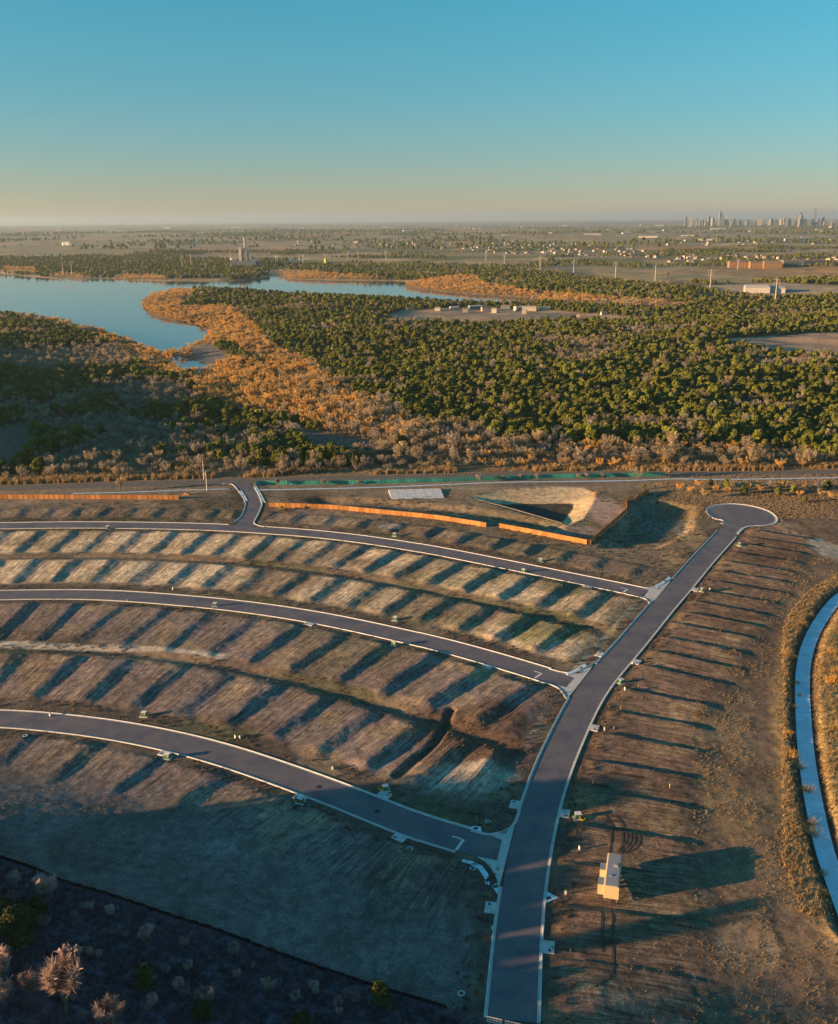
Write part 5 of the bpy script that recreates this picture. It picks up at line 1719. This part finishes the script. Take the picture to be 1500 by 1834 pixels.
for k in range(4):
    r = np.random.RandomState(500 + k)
    v, f = tuft(r, 16, 0.42, 0.30, 0.035); GRASS.append(mesh_from('tuft', v, f, [M_STRAW]))
    v, f = tuft(r, 60, 2.3, 0.75, 0.05); REED.append(mesh_from('reed', v, f, [M_STRAW]))
    v, f = tuft(r, 34, 0.6, 0.55, 0.045); WEED.append(mesh_from('weed', v, f, [M_WEED])); SCRUB.append(mesh_from('scrub', v, f, [M_SCRUB]))

def source_collection(name, meshes):
    c = bpy.data.collections.new(name)
    for k, me in enumerate(meshes):
        c.objects.link(bpy.data.objects.new('%s_%02d' % (name, k), me))
    return c
SRC = {'juniper': source_collection('source_juniper', [q[2] for q in JUN]), 'bare': source_collection('source_bare', [q[2] for q in BARE]), 'gold': source_collection('source_gold', [q[2] for q in GOLD]),
       'grass': source_collection('source_grass', GRASS), 'reed': source_collection('source_reed', REED), 'weed': source_collection('source_weed', WEED), 'scrub': source_collection('source_scrub', SCRUB)}

def scatter(name, kind, pts, scale, label, cat, nvar, zs=None):
    """one uncountable mass: instances of the kind on points"""
    n = len(pts)
    if n == 0:
        return
    me = bpy.data.meshes.new(name)
    me.vertices.add(n)
    me.vertices.foreach_set('co', np.asarray(pts, np.float32).ravel())
    r = np.random.RandomState(n % 9999)
    a = me.attributes.new('pick', 'INT', 'POINT'); a.data.foreach_set('value', r.randint(0, nvar, n).astype(np.int32))
    rot = np.zeros((n, 3), np.float32); rot[:, 2] = r.rand(n) * 6.283
    rot[:, :2] = r.randn(n, 2) * 0.06
    a = me.attributes.new('turn', 'FLOAT_VECTOR', 'POINT'); a.data.foreach_set('vector', rot.ravel())
    s3 = np.repeat(np.asarray(scale, np.float32)[:, None], 3, 1)
    s3[:, 2] *= (1.0 if zs is None else zs) * (0.85 + 0.3 * r.rand(n))
    a = me.attributes.new('size', 'FLOAT_VECTOR', 'POINT'); a.data.foreach_set('vector', s3.ravel())
    o = link(name, me)
    ng = bpy.data.node_groups.new(name, 'GeometryNodeTree')
    ng.interface.new_socket('Geometry', in_out='INPUT', socket_type='NodeSocketGeometry')
    ng.interface.new_socket('Geometry', in_out='OUTPUT', socket_type='NodeSocketGeometry')
    N = ng.nodes.new
    gi, go, iop, ci = N('NodeGroupInput'), N('NodeGroupOutput'), N('GeometryNodeInstanceOnPoints'), N('GeometryNodeCollectionInfo')
    ci.inputs['Collection'].default_value = SRC[kind]
    ci.inputs['Separate Children'].default_value = True
    ci.inputs['Reset Children'].default_value = True
    def named(t, nm):
        q = N('GeometryNodeInputNamedAttribute'); q.data_type = t; q.inputs['Name'].default_value = nm
        return q.outputs['Attribute']
    Lk = ng.links.new
    Lk(gi.outputs[0], iop.inputs['Points']); Lk(ci.outputs[0], iop.inputs['Instance'])
    iop.inputs['Pick Instance'].default_value = True
    Lk(named('INT', 'pick'), iop.inputs['Instance Index'])
    Lk(named('FLOAT_VECTOR', 'turn'), iop.inputs['Rotation']); Lk(named('FLOAT_VECTOR', 'size'), iop.inputs['Scale'])
    Lk(iop.outputs[0], go.inputs[0])
    md = o.modifiers.new('scatter', 'NODES'); md.node_group = ng
    return tag(o, label, cat, kind='stuff')

# zones of base points, in photograph pixels
Z_GOLD = [(252, 550), (262, 531), (300, 522), (345, 530), (420, 556), (462, 585), (475, 612), (560, 652), (610, 700), (690, 726), (750, 752), (800, 790), (860, 806), (800, 815), (740, 800), (700, 790), (640, 778), (600, 775), (560, 765), (450, 745), (345, 708), (332, 680), (400, 670), (455, 652), (445, 634), (400, 610), (382, 590), (330, 577), (290, 568)]
Z_LEFT = [(-700, 540), (0, 565), (120, 583), (220, 614), (300, 648), (328, 672), (340, 706), (450, 748), (560, 775), (600, 800), (580, 840), (560, 870), (-700, 900)]
Z_TAN = [(740, 748), (850, 764), (900, 792), (1100, 800), (1250, 800), (1500, 812), (1700, 815), (1700, 870), (420, 870), (520, 830), (560, 790), (660, 800), (800, 800)]
Z_SPITS = [[(236, 508), (340, 510), (352, 530), (300, 562), (236, 562)], [(720, 512), (748, 505), (800, 497), (850, 494), (860, 506), (930, 520), (1040, 530), (1160, 540), (1240, 549), (1180, 556), (1060, 549), (962, 540), (935, 533), (820, 526), (760, 520)],
           [(497, 494), (505, 484), (560, 487), (640, 494), (700, 500), (600, 502), (520, 500)], [(200, 501), (210, 493), (290, 493), (300, 503)], [(85, 498), (100, 489), (150, 492), (150, 500)], [(-10, 488), (10, 478), (60, 480), (70, 490)]]
Z_FAR = [[(-400, 462), (360, 460), (440, 468), (480, 482), (486, 494), (300, 500), (140, 498), (-400, 484)], [(505, 480), (720, 474), (840, 478), (960, 486), (1060, 500), (1180, 512), (1250, 530), (1230, 545), (1000, 530), (870, 506), (720, 502), (560, 500)],
         [(1280, 536), (1500, 533), (1560, 535), (1560, 600), (1300, 600), (1100, 560), (1000, 552)], [(1340, 506), (1400, 500), (1560, 500), (1560, 524), (1420, 522)], [(300, 516), (520, 520), (960, 533), (1000, 552), (700, 548), (300, 548)]]

def candidates(y0, y1, spacing, margin):
    """jittered grid over the wedge in view, plus a margin in metres"""
    pts = []
    y = y0
    while y < y1:
        hw = y * 0.46 + margin
        xs = np.arange(-hw, hw, spacing)
        pts.append(np.column_stack([xs + rng.uniform(-.5, .5, len(xs)) * spacing, y + rng.uniform(-.5, .5, len(xs)) * spacing]))
        y += spacing
    return np.vstack(pts)

TREES = {'juniper': [], 'bare': [], 'gold': []}      # rows: x, y, z, scale
def plant(cand, rule):
    x, y = cand[:, 0], cand[:, 1]
    z, inf = th(x, y, True)
    px, py = to_px(x, y, z)
    ok = (inf['beyond'] > 7) & (inf['ls'] > 2.0)
    for c in CLEARINGS:
        ok &= ~inside(c, px, py)
    x, y, z, px, py = x[ok], y[ok], z[ok], px[ok], py[ok]
    rule(x, y, z, px, py, inf['beyond'][ok], inf['ls'][ok])

def add(kind, m, x, y, z, s):
    TREES[kind].append(np.column_stack([x[m], y[m], z[m] - 0.1, s[m]]))

def near_rule(x, y, z, px, py, bey, ls):
    n = len(x)
    u, v = rng.rand(n), rng.rand(n)
    patch = fbm(x, y, 55, 3)
    sz = (0.70 + 0.85 * rng.rand(n) ** 1.8) * (0.8 + 0.4 * fbm(x, y, 25, 2))
    g = inside(Z_GOLD, px, py)
    for q in Z_SPITS:
        g |= inside(q, px, py)
    g |= (ls < 30) & (px < 470)
    lf = inside(Z_LEFT, px, py) & ~g
    tn = inside(Z_TAN, px, py) & ~g & ~lf
    fo = ~(g | lf | tn) & (py > 505)
    tb = g & (u < 0.75 * smooth(470, 760, px))
    add('bare', tb, x, y, z, sz * (0.7 + 0.3 * v))
    add('gold', g & ~tb & (v < 0.92), x, y, z, sz * (0.75 + 0.35 * u))
    jl = lf & (u < 0.85 * smooth(0.40, 0.56, patch)) & (bey > 26)
    add('juniper', jl, x, y, z, sz * 0.95)
    add('bare', lf & ~jl & (v < 0.62), x, y, z, sz * (0.55 + 0.35 * u))
    jt = tn & (u < 0.75 * smooth(0.55, 0.62, patch)) & (bey > 24)
    add('juniper', jt, x, y, z, sz * 0.9)
    gt = tn & ~jt & (px > 860) & (bey < 60) & (u < 0.30)
    add('gold', gt & (v < .8) & (bey > 10), x, y, z, sz * 0.8)
    add('bare', tn & ~jt & ~gt & (v < 0.72) & (bey > 12), x, y, z, sz * (0.6 + 0.4 * u))
    jf = fo & (u < 0.97 - 0.85 * smooth(0.63, 0.72, fbm(x - 300, y + 77, 80, 3)))
    add('juniper', jf & (v < 0.86), x, y, z, sz * (0.74 + 0.36 * u))
    add('bare', jf & (v > 0.945), x, y, z, sz * 0.95)
    add('bare', fo & ~jf & (v < 0.75), x, y, z, sz * 0.75)

def far_rule(x, y, z, px, py, bey, ls):
    n = len(x)
    u = rng.rand(n)
    sz = 1.1 + 0.7 * rng.rand(n)
    g = np.zeros(n, bool)
    for q in Z_SPITS:
        g |= inside(q, px, py)
    f = np.zeros(n, bool)
    for q in Z_FAR:
        f |= inside(q, px, py)
    f &= ~g
    add('gold', g & (u < .9), x, y, z, sz * 0.85)
    add('juniper', f & (u < 0.80), x, y, z, sz)
    add('bare', f & (u > 0.92), x, y, z, sz)
    o = ~(f | g)
    nz = fbm(x, y, 240, 4)
    add('juniper', o & (nz > 0.565) & (u < 0.75), x, y, z, sz)
    add('bare', o & (nz <= 0.53) & (nz > 0.45) & (u < 0.10), x, y, z, sz * 0.9)

plant(candidates(455, 900, 4.3, 50), near_rule)
plant(candidates(900, 1500, 5.6, 60), near_rule)
plant(candidates(1500, 2300, 9.0, 60), far_rule)
plant(candidates(2300, 4200, 17.0, 100), far_rule)
_c = candidates(4200, 12000, 60.0, 200)
_z = th(_c[:, 0], _c[:, 1])
_m = (fbm(_c[:, 0], _c[:, 1], 700, 4) > 0.53) & (rng.rand(len(_c)) < 0.5)
add('juniper', _m, _c[:, 0], _c[:, 1], _z - 1.0, 2.2 + 2.0 * rng.rand(len(_c)))

# wood on the hillside and the rise beyond the left edge of the view: it throws the long shadows
def grove(n, xr, yr, s0, s1, kind, cmax=None, cmin=None):
    x, y = rng.uniform(*xr, n), rng.uniform(*yr, n)
    z = th(x, y)
    px, py = to_px(x, y, z)
    c = y * math.cos(R(SUN_TRAVEL)) - x * math.sin(R(SUN_TRAVEL))
    m = (px < -45) & ((c > 140) | (x < -104))
    s = rng.uniform(s0, s1, n) * (np.where(c > 166, 1.08, np.where(c > 128, 0.80, 0.95)) if cmax else 1.0)
    if cmax is not None:
        m &= c < cmax + 5 * (rng.rand(n) - .5)
    if cmin is not None:
        m &= c > cmin
    add(kind, m, x, y, z, s)
grove(1100, (-230, -60), (20, 165), 1.6, 1.9, 'juniper', 176)
grove(160, (-230, -60), (20, 165), 1.5, 1.8, 'bare', 182)
grove(900, (-640, -260), (400, 1050), 1.0, 1.5, 'juniper')

GROUP_OF = {'juniper': 'evergreen trees of the woods', 'bare': 'leafless trees by the collector road', 'gold': 'golden brush trees by the creek'}
SPOTS = [(90, 'behind the left end of the left fence'), (175, 'behind the middle of the left fence'), (270, 'behind the lone pale tree'), (345, 'behind the right end of the left fence'), (410, 'behind the lamp posts'), (480, 'straight behind the entry road'), (580, 'behind the left end of the green fence'),
         (690, 'behind the green fence left of the spillway'), (800, 'behind the pale spillway'), (900, 'behind the left tip of the basin'), (1000, 'behind the middle of the basin'), (1090, 'behind the right end of the basin'), (1180, 'behind the short fence piece'), (1270, 'left of the cul de sac'), (1350, 'straight behind the cul de sac'), (1425, 'right of the cul de sac'), (9999, 'behind the right end of the lots')]
def make_individuals():
    for kind, sets in (('juniper', JUN), ('bare', BARE), ('gold', GOLD)):
        T = np.vstack(TREES[kind])
        px, py = to_px(T[:, 0], T[:, 1], T[:, 2])
        ppm = px_per_m(T[:, 0], np.maximum(T[:, 1], 1), T[:, 2])
        vis = (px > 8) & (px < 1492) & (py > 400) & (py < 1834)
        # leave out those hidden behind a nearer crown
        score = np.where(vis, ppm * T[:, 3], -1)
        order = np.argsort(-score)
        pick = order[:296]
        rest = np.ones(len(T), bool)
        rest[pick] = False
        for i in pick:
            x, y, z, s = T[i]
            v = int(rng.randint(len(sets)))
            e = empty({'juniper': 'juniper_tree', 'bare': 'bare_tree', 'gold': 'golden_brush_tree'}[kind], (x, y, z), float(rng.rand() * 6.28))
            e.scale = (s, s, s * (0.9 + 0.25 * rng.rand()))
            link('trunk', sets[v][0], e)
            link('crown', sets[v][1], e)
            spot = next(w for lim, w in SPOTS if px[i] < lim)
            deep = 'at the road edge' if py[i] > 838 else ('one row in' if py[i] > 825 else ('two rows in' if py[i] > 808 else ('three rows in' if py[i] > 785 else 'deep in the wood')))
            if kind == 'gold' and py[i] <= 790:
                deep = 'above the dark hollow' if py[i] > 750 else ('along the creek' if py[i] > 715 else ('on the creek bend' if py[i] > 690 else 'by the lake head'))
            look = {'juniper': 'dark green juniper tree', 'bare': 'leafless tan tree', 'gold': 'golden leafless brush tree'}[kind]
            lab = '%s %s, %s' % (look, deep, spot)
            tag(e, lab, 'tree', lab.replace(' tree', ' trees', 1))
        T = T[rest]
        nm, lb = {'juniper': ('juniper_wood', 'dark evergreen wood covering the land around the lake'), 'bare': ('bare_brush', 'mass of leafless brush between the evergreens'), 'gold': ('golden_brush', 'mass of golden brush along the lake shore')}[kind]
        scatter(nm, kind, T[:, :3], T[:, 3], lb, 'wood' if kind == 'juniper' else 'brush', len(sets))
make_individuals()
# ------------------------------------------------------------------ trees and brush told apart near the camera
def near_plant(kind, px, py, s, label, i):
    p = ground_at(px, py)
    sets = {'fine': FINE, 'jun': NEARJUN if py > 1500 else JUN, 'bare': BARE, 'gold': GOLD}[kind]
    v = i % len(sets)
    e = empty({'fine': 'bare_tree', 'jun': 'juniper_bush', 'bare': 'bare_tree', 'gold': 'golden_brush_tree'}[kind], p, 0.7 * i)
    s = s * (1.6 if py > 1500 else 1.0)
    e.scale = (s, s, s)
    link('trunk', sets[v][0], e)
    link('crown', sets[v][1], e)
    return tag(e, label, 'tree' if kind != 'jun' else 'bush', 'trees of the dark scrub' if 'scattered' not in label else 'low shrubs scattered over the scrub')
near = [('fine', 118, 1812, 1.25, 'tall sunlit leafless tree in the dark scrub, lower left corner'), ('jun', 30, 1690, 0.95, 'large evergreen bush with yellow lit top at the left edge of the scrub'), ('jun', 8, 1672, 0.8, 'evergreen bush cut by the left edge beside the large one'), ('jun', 66, 1655, 0.65, 'small evergreen bush right of the large one in the scrub'),
        ('fine', 88, 1618, 0.75, 'pale leafless tree just below the silt fence'), ('fine', 28, 1592, 0.40, 'small grey shrub at the left end of the silt fence'), ('fine', 26, 1622, 0.45, 'small grey shrub above the evergreen bush'), ('fine', 263, 1684, 0.45, 'small pale shrub alone in the upper scrub'), ('jun', 262, 1768, 0.55, 'round dark evergreen bush alone in the scrub'),
        ('jun', 682, 1806, 0.60, 'evergreen bush against the silt fence near the road'), ('fine', 420, 1712, 0.40, 'small grey shrub below the middle of the silt fence'), ('fine', 482, 1780, 0.42, 'small grey shrub left of the evergreen bush by the fence'), ('fine', 58, 1792, 0.60, 'pinkish shrub left of the tall sunlit tree'), ('fine', 4, 1758, 0.70, 'leafless shrub cut by the left edge'),
        ('fine', 196, 1846, 0.85, 'leafless tree at the bottom edge, right of the tall one'), ('fine', 372, 1802, 0.55, 'leafless shrub at the bottom left of the middle'), ('jun', 362, 1824, 0.42, 'dark evergreen shrub at the bottom edge'), ('fine', 275, 1808, 0.35, 'low grey shrub below the round evergreen'), ('fine', 530, 1796, 0.35, 'low grey shrub between two evergreens'),
        ('jun', 540, 1846, 0.45, 'evergreen shrub cut by the bottom edge'), ('fine', 8, 1812, 0.65, 'leafless shrub in the lower left corner'), ('fine', 162, 1716, 0.22, 'tiny pale shrub above the tall tree'), ('fine', 74, 1742, 0.28, 'tiny grey shrub below the large evergreen')]
_sr2 = random.Random(8)
for _k in range(34):
    _px = _sr2.uniform(10, 640)
    _py = _sr2.uniform(1575 + 0.34 * _px, 1830)
    if _py > 1560 + 0.34 * _px:
        near.append(('fine', _px, _py, _sr2.uniform(.14, .36), 'low grey shrub scattered over the dark scrub'))
for i, (k, px, py, s, lb) in enumerate(near):
    near_plant(k, px, py, s, lb, i)
# saplings and trees along the collector road
row = [(216, 880, 1.0, 'lone pale leafless tree between the collector road and the left fence'), (1140, 858, 1.25, 'pale leafless tree on the verge behind the basin'), (1195, 856, 1.2, 'yellowish leafless tree right of the end of the green fence'), (857, 864, 0.75, 'sapling in front of the green fence, middle'), (498, 871, 0.6, 'leaning sapling at the left end of the green fence'), (580, 870, 0.5, 'sapling in front of the green fence, second from the left'),
       (643, 868, 0.5, 'sapling in front of the green fence, third from the left'), (897, 861, 0.5, 'sapling right of the middle of the green fence'), (930, 859, 0.45, 'sapling above the basin'), (960, 858, 0.45, 'sapling above the basin, second'), (1035, 857, 0.5, 'sapling near the right end of the green fence'), (1050, 857, 0.5, 'sapling near the right end of the green fence, second'), (1078, 857, 0.5, 'sapling near the right end of the green fence, third')]
for i, (px, py, s, lb) in enumerate(row):
    o = near_plant('bare' if s > .9 else 'fine', px, py, s * (1.0 if s > .9 else 1.3), lb, i)
    o['group'] = 'trees along the collector road'
# evergreen and golden bushes past the cul de sac
edge = [('gold', 1235, 885, .8), ('gold', 1262, 892, .9), ('jun', 1330, 884, .7), ('gold', 1300, 886, .8), ('jun', 1392, 888, .75), ('gold', 1360, 884, .9), ('gold', 1430, 890, .7), ('jun', 1440, 900, .5), ('gold', 1470, 893, .85), ('jun', 1152, 876, .45), ('gold', 1172, 874, .5), ('gold', 1490, 896, .9), ('jun', 1420, 882, .7), ('gold', 1215, 880, .8), ('gold', 1280, 882, .8), ('bare', 1310, 880, .9), ('bare', 1380, 880, .8), ('bare', 1465, 880, .9),
        ('gold', 1250, 876, .9), ('gold', 1340, 878, .8), ('jun', 1300, 874, .8), ('jun', 1270, 872, .7), ('gold', 1400, 878, .9), ('jun', 1480, 876, .8), ('gold', 1440, 877, .8)]
for i, (k, px, py, s) in enumerate(edge):
    o = near_plant(k, px, py, s, {'gold': 'golden bush in the thicket behind the cul de sac', 'jun': 'dark green bush in the thicket behind the cul de sac', 'bare': 'grey leafless bush in the thicket behind the cul de sac'}[k], i)
    o['group'] = 'thicket behind the cul de sac'
# golden brush along the trail
def brush_clump(k):
    v, f = tuft(np.random.RandomState(700 + k), 150, 1.5, 1.5, 0.05)
    return mesh_from('brush', v, f, [M_GOLDT])
BRUSH = [brush_clump(k) for k in range(4)]
tr = [(1408, 1170, .5), (1416, 1185, .4), (1422, 1215, .42), (1420, 1270, .45), (1414, 1320, .5), (1420, 1345, .55), (1432, 1380, .42), (1440, 1420, .38), (1446, 1470, .4), (1450, 1500, .4), (1440, 1120, .4), (1455, 1095, .38), (1478, 1060, .42), (1490, 1035, .4), (1426, 1240, .38), (1470, 1575, .4), (1478, 1600, .35), (1494, 1165, .5), (1490, 1230, .55), (1497, 1300, .5), (1488, 1200, .5)]
for i, (px, py, s) in enumerate(tr):
    px, py = px + 5 * math.sin(i * 7.3), py + 9 * math.sin(i * 4.1)
    o = link('brush_clump', BRUSH[i % 4], None, ground_at(px, py), 0.9 * i)
    k = s * 2.4 * (1 + .35 * math.sin(i * 5.7))
    o.scale = (k * (1 + .3 * math.sin(i * 3.1)), k, k * .8)
    tag(o, '%s golden brush clump along the concrete trail, counted down from the top' % ORD[sum(q[1] < tr[i][1] for q in tr)], 'brush', 'golden clumps beside the trail')

# grass, weeds and reeds
def cover(name, kind, n, px0, px1, py0, py1, test, s0, s1, label, cat, nvar=4):
    """random points even on the ground inside a pixel window"""
    c = ats([(px0, py0), (px1, py0), (px0, py1), (px1, py1)])
    x = rng.uniform(c[:, 0].min(), c[:, 0].max(), n)
    y = rng.uniform(c[:, 1].min(), c[:, 1].max(), n)
    z, inf = th(x, y, True)
    px, py = to_px(x, y, z)
    ok = (px > px0) & (px < px1) & (py > py0) & (py < py1) & (inf['dall'] > ROAD_W / 2 + .6) & (inf['dT'][0] > 2.4) & ~inside(BULB, x, y) & (inf['ls'] > 1) & (PATH.query(x, y)[0] > 1.2) & test(x, y, px, py, inf)
    P = np.column_stack([x, y, z])[ok]
    return scatter(name, kind, P, rng.uniform(s0, s1, ok.sum()), label, cat, nvar)
dev_ = lambda i: (i['dF'][2] < 0)
cover('dry_grass', 'grass', 110000, -30, 1530, 870, 1850, lambda x, y, px, py, i: dev_(i) & (i['drim'] > 0) & (fbm(x, y, 9, 3) > 0.5) & ((i['row'] < 6) | (rng.rand(len(x)) < .4)), 0.3, 0.75, 'short dry grass tufts all over the graded lots', 'grass')
cover('weeds', 'weed', 70000, -30, 1530, 870, 1850, lambda x, y, px, py, i: dev_(i) & (((i['dall'] > 5.3) & (i['dall'] < 9.5) & (fbm(x, y, 6, 2) > 0.45)) | ((i['lotw'] < .3) & (i['dall'] > 8) & (fbm(x, y, 10, 3) > 0.46) & (i['row'] < 6) & (i['drim'] > 0) & (i['dF'][0] > 30) & (rng.rand(len(x)) < .7))), 0.4, 1.1, 'dark weeds and clods along the kerbs and swales', 'weeds')
cover('scrub_weeds', 'scrub', 14000, -30, 900, 1500, 2080, lambda x, y, px, py, i: (py > 1545 + 0.337 * px), 0.7, 1.6, 'dark weeds covering the scrub below the silt fence', 'weeds')
cover('reeds', 'reed', 9000, -40, 760, 820, 868, lambda x, y, px, py, i: (i['dF'][2] > 0) & (i['beyond'] > 6) & (i['beyond'] < 15) & (fbm(x, y, 30, 2) > .40), 0.7, 1.3, 'strip of dry reeds beyond the collector road at the left', 'reeds')
cover('reeds', 'reed', 14000, 760, 1540, 815, 868, lambda x, y, px, py, i: (i['dF'][2] > 0) & (i['beyond'] > 6) & (i['beyond'] < 15) & (fbm(x, y, 30, 2) > .42), 0.6, 1.2, 'strip of golden reeds beyond the collector road at the right', 'reeds')
cover('verge_grass', 'grass', 40000, 1180, 1540, 850, 930, lambda x, y, px, py, i: dev_(i) & (i['drim'] > 1) & (rng.rand(len(x)) < .35), 0.5, 1.4, 'tall dry grass on the slope behind the cul de sac', 'grass')
cover('trail_grass', 'grass', 40000, 1400, 1540, 1000, 1640, lambda x, y, px, py, i: (i['dT'][0] > 2.9) & (i['dT'][0] < 9), 0.9, 2.0, 'tall golden grass beside the concrete trail', 'grass')
cover('churned_straw', 'grass', 40000, 1240, 1500, 1000, 1834, lambda x, y, px, py, i: (i['dM'] > 26) & (fbm(x, y, 5, 3) > .54), 0.35, 1.0, 'flattened straw between the right lots and the trail', 'grass')
_sl = lambda x, y, px, py, i: (i['beyond'] > 8) & (rng.rand(len(x)) < .5)
cover('undergrowth', 'grass', 36000, -40, 1540, 700, 860, lambda x, y, px, py, i: (i['beyond'] > 7) & (i['beyond'] < 260), 1.2, 2.4, 'dry grass under the trees beyond the collector road', 'grass')

# ------------------------------------------------------------------ the air
hz = bpy.data.materials.new('haze')
hz.use_nodes = True
hn = hz.node_tree
for n in list(hn.nodes):
    if n.type != 'OUTPUT_MATERIAL':
        hn.nodes.remove(n)
pv = hn.nodes.new('ShaderNodeVolumePrincipled')
pv.inputs['Color'].default_value = (0.56, 0.74, 0.90, 1)
pv.inputs['Density'].default_value = HAZE
pv.inputs['Anisotropy'].default_value = 0.3
hn.links.new(pv.outputs[0], [n for n in hn.nodes if n.type == 'OUTPUT_MATERIAL'][0].inputs['Volume'])
if HAZE > 0:
    hb = MB().box((0, 0, 25), (124000, 124000, 500)).build('haze', hz)
    tag(hb, 'thin pale haze over the far plain', 'haze', kind='stuff')
